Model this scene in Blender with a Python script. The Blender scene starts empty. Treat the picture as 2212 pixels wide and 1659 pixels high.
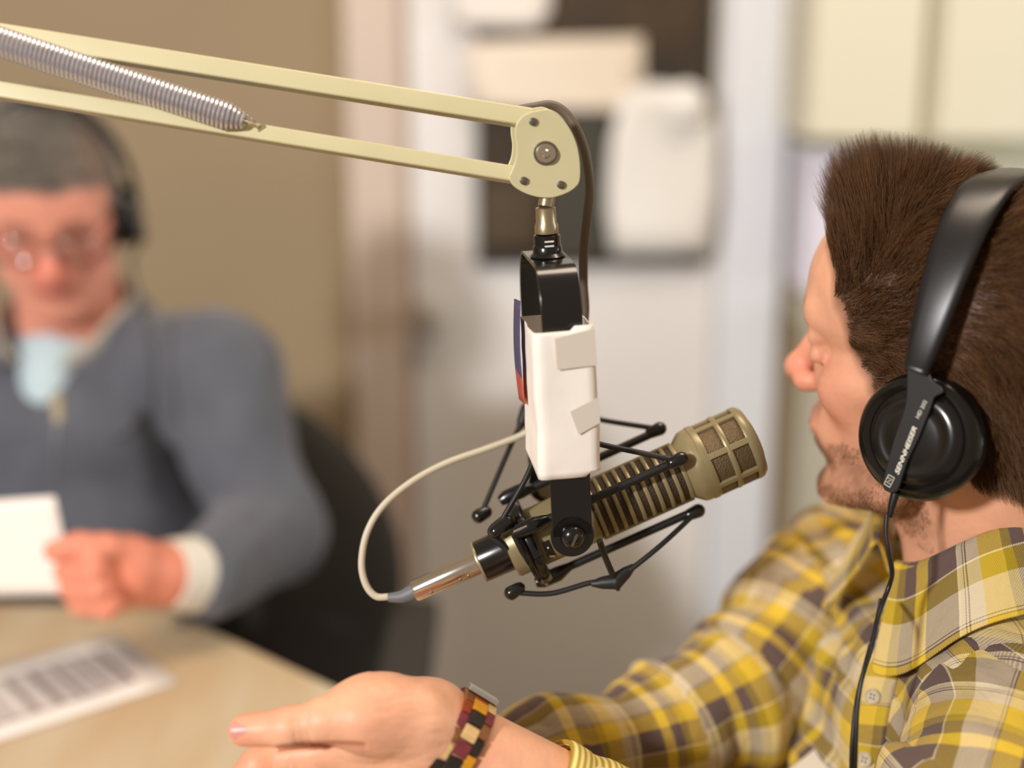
import bpy, bmesh, math, random
import numpy as np
from mathutils import Vector, Matrix
random.seed(7); rng = np.random.default_rng(7)
sc = bpy.context.scene
COL = sc.collection
PI = math.pi

# ------------------------------------------------------------------ camera
CAM = np.array([0.0, 0.0, 1.40]); PITCH = math.radians(15.0); FPX = 3000.0
FW = np.array([0, math.cos(PITCH), -math.sin(PITCH)])
RT = np.array([1.0, 0, 0]); UPV = np.array([0, math.sin(PITCH), math.cos(PITCH)])
cd = bpy.data.cameras.new('camera'); cam = bpy.data.objects.new('camera', cd); COL.objects.link(cam)
cam.location = CAM; cam.rotation_euler = (PI/2 - PITCH, 0, 0)
cd.sensor_width = 36; cd.lens = FPX/2212*36; cd.clip_start = 0.05
cd.dof.use_dof = True; cd.dof.focus_distance = 0.925; cd.dof.aperture_fstop = 1.5
sc.camera = cam
sc.view_settings.view_transform = 'Standard'; sc.view_settings.look = 'None'
sc.view_settings.gamma = 1; sc.view_settings.use_curve_mapping = False
sc.view_settings.exposure = 0.0

def P(px, py, d):
    """room point seen at px,py lying d metres ahead of the camera"""
    return CAM + d*(FW + (px-1106)/FPX*RT - (py-829.5)/FPX*UPV)
def PY(px, py, y):
    r = FW + (px-1106)/FPX*RT - (py-829.5)/FPX*UPV
    return CAM + r*(y/r[1])
def PZ(px, py, z):
    r = FW + (px-1106)/FPX*RT - (py-829.5)/FPX*UPV
    return CAM + r*((z-CAM[2])/r[2])

# ------------------------------------------------------------------ light
w = bpy.data.worlds.new('world'); sc.world = w; w.use_nodes = True
w.node_tree.nodes['Background'].inputs[0].default_value = (1.0, 0.75, 0.54, 1)
w.node_tree.nodes['Background'].inputs[1].default_value = 0.34
def area(name, loc, target, sx, sy, power, col):
    l = bpy.data.lights.new(name, 'AREA'); l.shape = 'RECTANGLE'; l.size = sx; l.size_y = sy
    l.energy = power; l.color = col
    o = bpy.data.objects.new(name, l); COL.objects.link(o); o.location = loc
    o.rotation_euler = (Vector(target)-Vector(loc)).to_track_quat('-Z', 'Y').to_euler()
    return o
area('ceiling_light_rear', (-2.0, -1.6, 2.42), (0.0, 1.9, 0.9), 0.28, 0.28, 124, (1.0, 0.97, 0.96))
area('ceiling_light_front', (0.35, 1.15, 2.55), (0.35, 1.15, 0), 1.0, 0.5, 19, (1.0, 0.82, 0.64))
area('window_daylight', (2.7, 1.2, 1.35), (0.35, 2.45, 0.7), 0.9, 1.2, 34, (0.80, 0.90, 1.0))

# ------------------------------------------------------------------ materials
def lin(c):
    c = np.array(c, float)/255.0
    return tuple(np.where(c <= 0.04045, c/12.92, ((c+0.055)/1.055)**2.4)) + (1.0,)
def nt(name):
    m = bpy.data.materials.new(name); m.use_nodes = True
    return m, m.node_tree, m.node_tree.nodes['Principled BSDF']
def mat(name, col, rough=0.5, metal=0.0, var=0.0, vscale=30, bump=0.0, bscale=200, coat=0.0, stretch=None, spec=0.5, vcol=None, sheen=0.0):
    m, t, b = nt(name)
    b.inputs['Base Color'].default_value = lin(col)
    b.inputs['Roughness'].default_value = rough; b.inputs['Metallic'].default_value = metal
    b.inputs['Coat Weight'].default_value = coat; b.inputs['Specular IOR Level'].default_value = spec
    b.inputs['Sheen Weight'].default_value = sheen
    tc = t.nodes.new('ShaderNodeTexCoord'); mp = t.nodes.new('ShaderNodeMapping')
    t.links.new(tc.outputs['Object'], mp.inputs[0])
    if stretch: mp.inputs['Scale'].default_value = stretch
    if var > 0:
        n = t.nodes.new('ShaderNodeTexNoise'); n.inputs['Scale'].default_value = vscale; n.inputs['Detail'].default_value = 6
        t.links.new(mp.outputs[0], n.inputs['Vector'])
        mx = t.nodes.new('ShaderNodeMix'); mx.data_type = 'RGBA'
        c = np.array(lin(col)); c2 = np.array(lin(vcol)) if vcol else np.clip(c*(1-var), 0, 1)
        mx.inputs[6].default_value = tuple(c[:3])+(1,); mx.inputs[7].default_value = tuple(c2[:3])+(1,)
        rp = t.nodes.new('ShaderNodeMapRange'); rp.inputs[1].default_value = 0.35; rp.inputs[2].default_value = 0.65
        t.links.new(n.outputs[0], rp.inputs[0]); t.links.new(rp.outputs[0], mx.inputs[0])
        t.links.new(mx.outputs[2], b.inputs['Base Color'])
    if bump > 0:
        n2 = t.nodes.new('ShaderNodeTexNoise'); n2.inputs['Scale'].default_value = bscale; n2.inputs['Detail'].default_value = 4
        t.links.new(mp.outputs[0], n2.inputs['Vector'])
        bp = t.nodes.new('ShaderNodeBump'); bp.inputs['Strength'].default_value = bump; bp.inputs['Distance'].default_value = 0.002
        t.links.new(n2.outputs[0], bp.inputs['Height']); t.links.new(bp.outputs[0], b.inputs['Normal'])
    return m

# ------------------------------------------------------------------ mesh helpers
def tag(o, label=None, cat=None, group=None, kind=None):
    if label: o['label'] = label
    if cat: o['category'] = cat
    if group: o['group'] = group
    if kind: o['kind'] = kind
    return o
def empty(name, loc=(0, 0, 0)):
    o = bpy.data.objects.new(name, None); COL.objects.link(o); o.location = loc; o.empty_display_size = 0.02
    return o
def world(o):
    return o.matrix_basis.copy() if o.parent is None else world(o.parent) @ o.matrix_parent_inverse @ o.matrix_basis
def child(o, parent):
    if parent is not None: o.parent = parent; o.matrix_parent_inverse = world(parent).inverted()
    return o
def mesh_obj(name, verts, faces, m, parent=None, smooth=True, mats=None, fmat=None):
    me = bpy.data.meshes.new(name)
    me.from_pydata([tuple(v) for v in verts], [], faces if isinstance(faces, list) else faces.tolist())
    me.validate(); me.update()
    if smooth: me.polygons.foreach_set('use_smooth', [True]*len(me.polygons))
    for mm in (mats or [m]): me.materials.append(mm)
    if fmat is not None: me.polygons.foreach_set('material_index', list(fmat))
    o = bpy.data.objects.new(name, me); COL.objects.link(o)
    return child(o, parent)
class MB:
    """collects shapes into one mesh"""
    def __init__(s): s.v = []; s.f = []
    def add(s, verts, faces):
        n = len(s.v); s.v += [tuple(v) for v in verts]; s.f += [tuple(i+n for i in f) for f in faces]; return s
    def box(s, c, size, R=None, bev=0.0):
        bm = bmesh.new(); bmesh.ops.create_cube(bm, size=1)
        for v in bm.verts: v.co = Vector((v.co.x*size[0], v.co.y*size[1], v.co.z*size[2]))
        if bev: bmesh.ops.bevel(bm, geom=bm.edges[:], offset=bev, segments=3, affect='EDGES', profile=0.7)
        R = np.eye(3) if R is None else np.array(R)
        vs = [np.array(c)+R@np.array(v.co) for v in bm.verts]; bm.verts.index_update()
        s.add(vs, [[v.index for v in f.verts] for f in bm.faces]); bm.free(); return s
    def tube(s, pts, r, n=10, cap=True, flat=None):
        pts = [np.array(p, float) for p in pts]; rs = r if hasattr(r, '__len__') else [r]*len(pts)
        t0 = pts[1]-pts[0]; t0 /= np.linalg.norm(t0)
        a = np.array([0, 0, 1.0]) if abs(t0[2]) < 0.9 else np.array([1.0, 0, 0])
        u = np.cross(t0, a); u /= np.linalg.norm(u); V = []
        for i, p in enumerate(pts):
            t = pts[min(i+1, len(pts)-1)]-pts[max(i-1, 0)]; t /= max(np.linalg.norm(t), 1e-9)
            u = u-t*np.dot(u, t); u /= np.linalg.norm(u); w_ = np.cross(t, u)
            fl = flat or 1.0
            for k in range(n):
                an = 2*PI*k/n; V.append(p+rs[i]*(math.cos(an)*u+fl*math.sin(an)*w_))
        F = [(i*n+k, i*n+(k+1) % n, (i+1)*n+(k+1) % n, (i+1)*n+k) for i in range(len(pts)-1) for k in range(n)]
        if cap: F += [tuple(range(n))[::-1], tuple((len(pts)-1)*n+k for k in range(n))]
        return s.add(V, F)
    def lathe(s, prof, O, A, n=48, U=None):
        """prof: list of (along, radius) about axis A from O"""
        A = np.array(A, float); A /= np.linalg.norm(A)
        a = np.array([0, 0, 1.0]) if abs(A[2]) < 0.9 else np.array([1.0, 0, 0])
        u = np.cross(A, a); u /= np.linalg.norm(u); w_ = np.cross(A, u); V = []
        for (t, r) in prof:
            for k in range(n):
                an = 2*PI*k/n; V.append(np.array(O)+A*t+max(r, 1e-5)*(math.cos(an)*u+math.sin(an)*w_))
        F = [(i*n+k, i*n+(k+1) % n, (i+1)*n+(k+1) % n, (i+1)*n+k) for i in range(len(prof)-1) for k in range(n)]
        F += [tuple(range(n))[::-1], tuple((len(prof)-1)*n+k for k in range(n))]
        return s.add(V, F)
    def ball(s, c, r, n=12):
        r = np.array(r if hasattr(r, '__len__') else [r]*3)
        V = []; F = []
        for i in range(n+1):
            for k in range(2*n):
                a = PI*i/n; b = PI*k/n
                V.append(np.array(c)+r*np.array([math.sin(a)*math.cos(b), math.sin(a)*math.sin(b), math.cos(a)]))
        m_ = 2*n
        F = [(i*m_+k, (i+1)*m_+k, (i+1)*m_+(k+1) % m_, i*m_+(k+1) % m_) for i in range(n) for k in range(m_)]
        return s.add(V, F)
    def prism(s, pts2, O, U, V_, N, h0, h1):
        """extrude a 2-D outline along N"""
        O, U, V_, N = [np.array(x, float) for x in (O, U, V_, N)]
        k = len(pts2)
        V = [O+U*a+V_*b+N*h0 for a, b in pts2]+[O+U*a+V_*b+N*h1 for a, b in pts2]
        F = [tuple(range(k))[::-1], tuple(range(k, 2*k))]+[(i, (i+1) % k, k+(i+1) % k, k+i) for i in range(k)]
        return s.add(V, F)
    def build(s, name, m, parent=None, smooth=True, auto=True, bev=0):
        o = mesh_obj(name, s.v, s.f, m, parent, smooth)
        bm = bmesh.new(); bm.from_mesh(o.data); bmesh.ops.recalc_face_normals(bm, faces=bm.faces); bm.to_mesh(o.data); bm.free()
        if bev:
            md = o.modifiers.new('b', 'BEVEL'); md.width = bev; md.segments = 3; md.limit_method = 'ANGLE'
        if smooth and auto:
            o.data.set_sharp_from_angle(angle=math.radians(38))
        return o
def spline(pts, n=8):
    """Catmull-Rom through points"""
    pts = [np.array(p, float) for p in pts]; q = [2*pts[0]-pts[1]]+pts+[2*pts[-1]-pts[-2]]; out = []
    for i in range(1, len(q)-2):
        for k in range(n):
            t = k/n
            out.append(0.5*((2*q[i])+(-q[i-1]+q[i+1])*t+(2*q[i-1]-5*q[i]+4*q[i+1]-q[i+2])*t*t+(-q[i-1]+3*q[i]-3*q[i+1]+q[i+2])*t**3))
    out.append(pts[-1]); return out
def unit(v): v = np.array(v, float); return v/np.linalg.norm(v)

# ------------------------------------------------------------------ sculpting: distance field -> mesh
class Field:
    def __init__(s, lo, hi, h):
        s.lo = np.array(lo, float); s.h = h; s.n = np.ceil((np.array(hi)-s.lo)/h).astype(int)+1
        s.D = np.full(tuple(s.n), 0.1, np.float32)
    def block(s, lo, hi):
        a = np.clip(np.floor((lo-s.lo)/s.h).astype(int), 0, s.n-1); b = np.clip(np.ceil((hi-s.lo)/s.h).astype(int)+1, 1, s.n)
        if (b <= a).any(): return None, None
        ax = [(s.lo[i]+s.h*np.arange(a[i], b[i])).astype(np.float32) for i in range(3)]
        X = np.stack(np.meshgrid(*ax, indexing='ij'), -1)
        return (slice(a[0], b[0]), slice(a[1], b[1]), slice(a[2], b[2])), X
    def mix(s, sl, d, k, op):
        D = s.D[sl]
        if op == 'u':
            h = np.clip(0.5+0.5*(D-d)/k, 0, 1); s.D[sl] = D*(1-h)+d*h-k*h*(1-h)
        else:
            h = np.clip(0.5-0.5*(D+d)/k, 0, 1); s.D[sl] = D*(1-h)-d*h+k*h*(1-h)
    def ell(s, c, r, R=None, k=0.01, op='u'):
        c = np.array(c, float); r = np.array(r, float); m = r.max()+k+3*s.h
        sl, X = s.block(c-m, c+m)
        if sl is None: return s
        q = X-c.astype(np.float32)
        if R is not None: q = q@np.array(R, np.float32)
        k0 = np.linalg.norm(q/r, axis=-1); k1 = np.linalg.norm(q/(r*r), axis=-1)+1e-9
        s.mix(sl, (k0*(k0-1)/k1).astype(np.float32), k, op); return s
    def cone(s, a, b, ra, rb, k=0.01, op='u'):
        a = np.array(a, float); b = np.array(b, float); m = max(ra, rb)+k+3*s.h
        sl, X = s.block(np.minimum(a, b)-m, np.maximum(a, b)+m)
        if sl is None: return s
        ab = b-a; t = np.clip(((X-a)@ab)/(ab@ab), 0, 1)
        d = np.linalg.norm(X-a-t[..., None]*ab, axis=-1)-(ra+(rb-ra)*t)
        s.mix(sl, d.astype(np.float32), k, op); return s
    def flatcone(s, a, b, ra, rb, side, fl, k=0.01):
        """tapered limb flattened to fl along direction side"""
        a = np.array(a, float); b = np.array(b, float); m = max(ra, rb)+k+3*s.h; side = unit(side)
        sl, X = s.block(np.minimum(a, b)-m, np.maximum(a, b)+m)
        if sl is None: return s
        ab = b-a; t = np.clip(((X-a)@ab)/(ab@ab), 0, 1); q = X-a-t[..., None]*ab
        c = q@side; q = q+(c*(1/fl-1))[..., None]*side
        d = (np.linalg.norm(q, axis=-1)-(ra+(rb-ra)*t))*(0.5+0.5*fl)
        s.mix(sl, d.astype(np.float32), k, 'u'); return s
    def chain(s, pts, rs, k=0.006):
        for i in range(len(pts)-1): s.cone(pts[i], pts[i+1], rs[i], rs[i+1], k)
        return s
    def mesh(s):
        D = s.D; S = D < 0
        n = D.shape
        cnt = np.zeros((n[0]-1, n[1]-1, n[2]-1), np.uint8)
        for i in (0, 1):
            for j in (0, 1):
                for k in (0, 1): cnt += S[i:n[0]-1+i, j:n[1]-1+j, k:n[2]-1+k]
        act = (cnt > 0) & (cnt < 8)
        idx = np.argwhere(act); ids = np.full(act.shape, -1, np.int32); ids[act] = np.arange(len(idx))
        acc = np.zeros((len(idx), 3)); num = np.zeros(len(idx))
        for ax in range(3):
            e = np.zeros(3, int); e[ax] = 1; oth = [i for i in range(3) if i != ax]
            for p in (0, 1):
                for q in (0, 1):
                    o = np.zeros(3, int); o[oth[0]] = p; o[oth[1]] = q
                    a = idx+o; b = a+e
                    da = D[a[:, 0], a[:, 1], a[:, 2]]; db = D[b[:, 0], b[:, 1], b[:, 2]]
                    cr = (da < 0) != (db < 0); t = np.where(cr, da/np.where(cr, da-db, 1), 0)
                    pt = o+e*t[:, None]; acc[cr] += pt[cr]; num[cr] += 1
        V = (idx+acc/num[:, None])*s.h+s.lo
        Q = []
        for ax in range(3):
            e = [0, 0, 0]; e[ax] = 1
            A = S[:n[0]-e[0], :n[1]-e[1], :n[2]-e[2]]; B = S[e[0]:, e[1]:, e[2]:]
            for flag in (True, False):
                c = np.argwhere((A != B) & (A == flag))
                u, v = [(1, 2), (2, 0), (0, 1)][ax]
                ok = (c[:, u] > 0) & (c[:, v] > 0) & (c[:, u] < n[u]-1) & (c[:, v] < n[v]-1); c = c[ok]
                du = np.zeros(3, int); du[u] = 1; dv = np.zeros(3, int); dv[v] = 1
                g = lambda z: ids[z[:, 0], z[:, 1], z[:, 2]]
                q = np.stack([g(c-du-dv), g(c-dv), g(c), g(c-du)], 1)
                if not flag: q = q[:, ::-1]
                Q.append(q)
        Q = np.concatenate(Q); Q = Q[(Q >= 0).all(1)]
        return smooth(V, Q, 2), Q
def smooth(V, Q, it=2, lam=0.5):
    E = np.concatenate([Q[:, [0, 1]], Q[:, [1, 2]], Q[:, [2, 3]], Q[:, [3, 0]]]); E = np.concatenate([E, E[:, ::-1]])
    deg = np.bincount(E[:, 0], minlength=len(V))[:, None]
    for _ in range(it):
        for l in (lam, -lam*1.02):
            s_ = np.stack([np.bincount(E[:, 0], weights=V[E[:, 1], i], minlength=len(V)) for i in range(3)], 1)
            V = V+l*(s_/np.maximum(deg, 1)-V)
    return V
def vnormals(V, Q):
    n = np.cross(V[Q[:, 2]]-V[Q[:, 0]], V[Q[:, 3]]-V[Q[:, 1]])
    N = np.zeros_like(V)
    for i in range(4):
        for c in range(3): N[:, c] += np.bincount(Q[:, i], weights=n[:, c], minlength=len(V))
    return N/np.maximum(np.linalg.norm(N, axis=1), 1e-12)[:, None]
_tab = np.random.default_rng(3).random((32, 32, 32))
def vnoise(X):
    i = np.floor(X).astype(int); f = X-i; f = f*f*(3-2*f); out = 0
    for a in (0, 1):
        for b in (0, 1):
            for c in (0, 1):
                w_ = (f[:, 0] if a else 1-f[:, 0])*(f[:, 1] if b else 1-f[:, 1])*(f[:, 2] if c else 1-f[:, 2])
                out = out+w_*_tab[(i[:, 0]+a) % 32, (i[:, 1]+b) % 32, (i[:, 2]+c) % 32]
    return out*2-1
def sculpt_obj(name, V, Q, m, parent=None, col=None, uvw=None):
    me = bpy.data.meshes.new(name)
    me.vertices.add(len(V)); me.vertices.foreach_set('co', V.astype(np.float32).ravel())
    me.loops.add(Q.size); me.loops.foreach_set('vertex_index', Q.astype(np.int32).ravel())
    me.polygons.add(len(Q)); me.polygons.foreach_set('loop_start', np.arange(0, Q.size, 4, dtype=np.int32))
    me.polygons.foreach_set('loop_total', np.full(len(Q), 4, np.int32))
    me.update(calc_edges=True); me.polygons.foreach_set('use_smooth', [True]*len(Q)); me.materials.append(m)
    if col is not None:
        a = me.attributes.new('tint', 'FLOAT_COLOR', 'POINT'); a.data.foreach_set('color', np.concatenate([col, np.ones((len(V), 1))], 1).astype(np.float32).ravel())
    if uvw is not None:
        a = me.attributes.new('cloth', 'FLOAT_VECTOR', 'POINT'); a.data.foreach_set('vector', uvw.astype(np.float32).ravel())
    o = bpy.data.objects.new(name, me); COL.objects.link(o)
    return child(o, parent)
def strands(name, roots, ctrl, r0, m, parent):
    """roots (N,3), ctrl (N,K,3) absolute points"""
    N, K = ctrl.shape[:2]
    hc = bpy.data.hair_curves.new(name); hc.add_curves([K]*N)
    hc.attributes['position'].data.foreach_set('vector', ctrl.astype(np.float32).ravel())
    rad = np.tile(np.linspace(1, 0.25, K), N)*r0
    a = hc.attributes.get('radius') or hc.attributes.new('radius', 'FLOAT', 'POINT'); a.data.foreach_set('value', rad.astype(np.float32))
    hc.materials.append(m); o = bpy.data.objects.new(name, hc); COL.objects.link(o)
    return child(o, parent)
def linc(c): return np.array(lin(c)[:3])
# ------------------------------------------------------------------ setting
YB = 2.5
M_wall = mat('wall_paint', (160, 141, 112), 0.9, var=0.06, vscale=3, bump=0.15, bscale=150)
M_floor = mat('floor_carpet', (96, 86, 76), 0.95, var=0.3, vscale=60, bump=0.5, bscale=300)
M_white = mat('door_paint', (238, 236, 233), 0.45)
M_trimb = mat('trim_paint', (214, 196, 180), 0.5)
M_trimw = mat('white_trim_paint', (232, 236, 244), 0.35)
M_cab = mat('cabinet_paint', (222, 217, 194), 0.5)
M_dark = mat('board_dark', (44, 37, 28), 0.6, var=0.4, vscale=8, vcol=(70, 52, 30))
M_paperw = mat('paper', (240, 234, 226), 0.7)
def slab(name, px0, px1, py0, py1, y0, y1, m, z=None, parent=None, bev=0.003):
    """upright slab facing the room; edges given by what is seen on its front (y0)"""
    a = PY(px0, (py0+py1)/2, y0); b = PY(px1, (py0+py1)/2, y0)
    z1 = PY(900, py0, y0)[2]; z0 = PY(900, py1, y0)[2]
    if z: z0, z1 = z
    return MB().box(((a[0]+b[0])/2, (y0+y1)/2, (z0+z1)/2), (b[0]-a[0], abs(y1-y0), z1-z0), bev=bev).build(name, m, parent)
def struct(o): o['kind'] = 'structure'; return o
struct(MB().box((-.1, 1.0, -0.02), (5.9, 3.3, 0.04)).build('floor', M_floor))
struct(MB().box((-.1, YB+0.06, 1.3), (5.9, 0.12, 2.6)).build('wall_back', M_wall))
struct(MB().box((-3.0, 0.9, 1.3), (0.1, 3.2, 2.6)).build('wall_left', M_wall))
struct(MB().box((2.85, 0.9, 1.3), (0.1, 3.2, 2.6)).build('wall_right', mat('wall_light_paint', (214, 208, 190), 0.8)))
struct(slab('trim_1', 742, 862, 0, 100, YB-0.022, YB, M_trimb, z=(0, 2.12)))
struct(slab('trim_2', 862, 880, 0, 100, YB-0.010, YB, mat('jamb_paint', (196, 172, 154), 0.5), z=(0, 2.05)))
struct(slab('trim_3', 1572, 1712, 0, 100, YB-0.03, YB, M_trimw, z=(0, 2.12)))
struct(slab('baseboard_back', -900, 735, 0, 100, YB-0.015, YB, M_trimb, z=(0, 0.10)))
door = struct(slab('door_1', 882, 1566, 0, 100, YB-0.018, YB, M_white, z=(0.01, 2.04)))
# door knob
kc = PY(930, 680, YB-0.018); M_nickel = mat('nickel', (150, 148, 140), 0.3, metal=1)
MB().lathe([(0, .032), (.006, .032), (.009, .026), (.012, .012), (.03, .011), (.036, .02), (.044, .028), (.056, .029), (.064, .022), (.067, 0)], kc, (0, -1, 0)).build('door_knob', mat('knob_metal', (196, 192, 184), 0.4, metal=.5), door)
# notice board on the door, with sheets
bd = slab('notice_board', 1030, 1545, -260, 572, YB-0.034, YB-0.019, M_dark, bev=0.003)
tag(bd, 'dark brown notice board hung on the upper half of the white door', 'notice board')
bf = MB()
a_ = PY(1030, 572, YB-0.034); b_ = PY(1545, -260, YB-0.034)
for (c, s_) in (((a_[0]+b_[0])/2, None),):
    bf.box((c, YB-0.037, a_[2]+.006), (b_[0]-a_[0], 0.012, 0.012), bev=.002)
    bf.box((c, YB-0.037, b_[2]-.006), (b_[0]-a_[0], 0.012, 0.012), bev=.002)
    bf.box((a_[0]+.006, YB-0.037, (a_[2]+b_[2])/2), (.012, 0.012, b_[2]-a_[2]), bev=.002)
    bf.box((b_[0]-.006, YB-0.037, (a_[2]+b_[2])/2), (.012, 0.012, b_[2]-a_[2]), bev=.002)
bf.build('frame', mat('board_frame', (52, 50, 46), 0.4), bd)
def sheet(name, poly, y, m, label, cat, group=None, curl=0.004):
    """thin hanging sheet from the outline seen on the board"""
    pts = [PY(px, py, y) for px, py in poly]; k = len(pts)
    c = sum(pts)/k
    V = []; F = []
    rings = [0.0, 0.35, 0.7, 1.0]
    for r in rings[1:]:
        for p in pts: q = c+(p-c)*r; q = q+np.array([0, -curl*(r**2)*0.6, 0]); V.append(q)
    V.append(c); ci = len(V)-1
    for i in range(k): F.append((ci, i, (i+1) % k))
    for j in range(len(rings)-2):
        for i in range(k): F.append((j*k+i, (j+1)*k+i, (j+1)*k+(i+1) % k, j*k+(i+1) % k))
    o = mesh_obj(name, V, F, m); md = o.modifiers.new('s', 'SOLIDIFY'); md.thickness = 0.0012
    return tag(o, label, cat, group)
sheet('paper_sheet', [(975, -120), (1190, -120), (1190, 20), (1165, 62), (975, 58)], YB-0.05, M_paperw, 'white paper sheet at the top of the dark board, above the wide sheet', 'paper')
sheet('paper_sheet', [(1008, 90), (1388, 78), (1392, 232), (1310, 250), (1012, 236)], YB-0.048, mat('paper_cream', (240, 228, 210), 0.7), 'wide cream paper sheet pinned across the middle of the dark board', 'paper')
sheet('plastic_bag', [(1345, 200), (1400, 178), (1500, 185), (1545, 260), (1548, 420), (1530, 545), (1320, 548), (1308, 440), (1318, 300)], YB-0.06, mat('bag_white', (240, 238, 232), 0.4), 'crumpled white sheet hanging at the lower right of the dark board', 'paper', curl=.02)
tag(slab('folder', 1180, 1312, 238, 560, YB-0.075, YB-0.045, mat('folder_grey', (62, 60, 50), 0.6)), 'dark grey folder hanging at the centre of the board beside the white sheet', 'folder')
tag(slab('photo_card', 1040, 1170, 400, 535, YB-0.05, YB-0.04, mat('card_brown', (78, 64, 44), 0.6)), 'dark brown card at the lower left corner of the notice board', 'card')
hk = PY(1480, 222, YB-0.09)
tag(MB().lathe([(0, .030), (.004, .034), (.018, .034), (.024, .026), (.026, 0)], hk, (0, -1, 0)).build('round_magnet', mat('magnet_white', (246, 244, 240), 0.3)), 'round white magnet near the top of the hanging white sheet', 'magnet')
# wall cabinet right of the door
cr = empty('wall_cabinet', PY(2000, 300, YB)); tag(cr, 'cream wall cabinet with two plain doors right of the white door', 'cabinet')
y0 = YB-0.26
c0, c1 = PY(1738, 300, y0), PY(2420, 300, y0); zt = 2.0; zb = c0[2]
MB().box(((c0[0]+c1[0])/2, (y0+YB)/2+.01, (zb+zt)/2), (c1[0]-c0[0], YB-y0-.02, zt-zb), bev=.003).build('carcass', M_cab, cr)
for (a, b) in ((1742, 1974), (2016, 2416)):
    pa, pb = PY(a, 300, y0), PY(b, 300, y0)
    d_ = MB().box(((pa[0]+pb[0])/2, y0-.009, (zb+zt)/2), (pb[0]-pa[0], .018, zt-zb-.006), bev=.002).build('cabinet_door', M_cab, cr)
tag(slab('wall_panel', 1728, 2500, 305, 1400, YB-0.02, YB, mat('panel_paint', (214, 212, 190), 0.7), z=(0.9, zb)), kind='structure')
bpy.data.objects['wall_panel'].name = 'trim_4'
b_ = empty('storage_box', PY(1800, 380, YB-.12)); tag(b_, 'pale lilac box under the cream wall cabinet behind the man\'s hair', 'box')
pa, pb = PY(1748, 330, YB-.2), PY(1862, 330, YB-.2); zz = PY(1800, 325, YB-.2)[2]
MB().box(((pa[0]+pb[0])/2, YB-.13, zz-.12), (pb[0]-pa[0], .16, .24), bev=.01).build('box_body', mat('lilac_plastic', (222, 218, 232), 0.4), b_)
MB().box(((pa[0]+pb[0])/2, YB-.13, zz-.004), (pb[0]-pa[0]+.008, .168, .012), bev=.004).build('lid', mat('lid_plastic', (236, 234, 240), 0.4), b_)
ct = empty('side_counter', (PY(2100, 900, YB)[0], YB-.2, 0.9)); tag(ct, 'cream counter along the back wall under the wall cabinet', 'counter')
MB().box(((c0[0]+c1[0])/2+.03, YB-.23, .89), (c1[0]-c0[0]-.02, .42, .035), bev=.005).build('worktop', M_cab, ct)
MB().box(((c0[0]+c1[0])/2+.03, YB-.22, .436), (c1[0]-c0[0]-.06, .38, .872), bev=.003).build('cabinet_body', M_cab, ct)

# ------------------------------------------------------------------ table
M_table = mat('table_laminate', (206, 192, 164), 0.4, var=0.12, vscale=2.2, stretch=(6, 1.2, 1), vcol=(196, 172, 136))
TZ = 0.75
A_ = PZ(345, 1308, TZ); B_ = PZ(720, 1480, TZ); L_ = PZ(-500, 1296, TZ)
dAB = unit(B_-A_); dAL = unit(L_-A_)
C_ = A_+dAB*0.80; E_ = A_+dAL*1.15
poly = [A_, C_, C_+np.array([-.42, -.42, 0]), np.array([E_[0], C_[1]-.42, TZ]), E_]
tb = empty('table', (-.5, .9, 0)); tag(tb, 'beige laminate table between the two men', 'table')
mb = MB(); mb.prism([(p[0], p[1]) for p in poly], (0, 0, 0), (1, 0, 0), (0, 1, 0), (0, 0, 1), TZ-.03, TZ)
mb.build('table_top', M_table, tb, bev=.004)
M_leg = mat('table_leg', (60, 58, 56), 0.4, metal=.6)
for p in ((A_+np.array([-.08, -.12, 0])), (E_+np.array([.1, -.1, 0])), np.array([E_[0]+.1, poly[3][1]+.08, 0]), poly[2]+np.array([-.08, .08, 0])):
    MB().tube([(p[0], p[1], 0), (p[0], p[1], TZ-.03)], .022, 16).build('leg', M_leg, tb)
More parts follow.
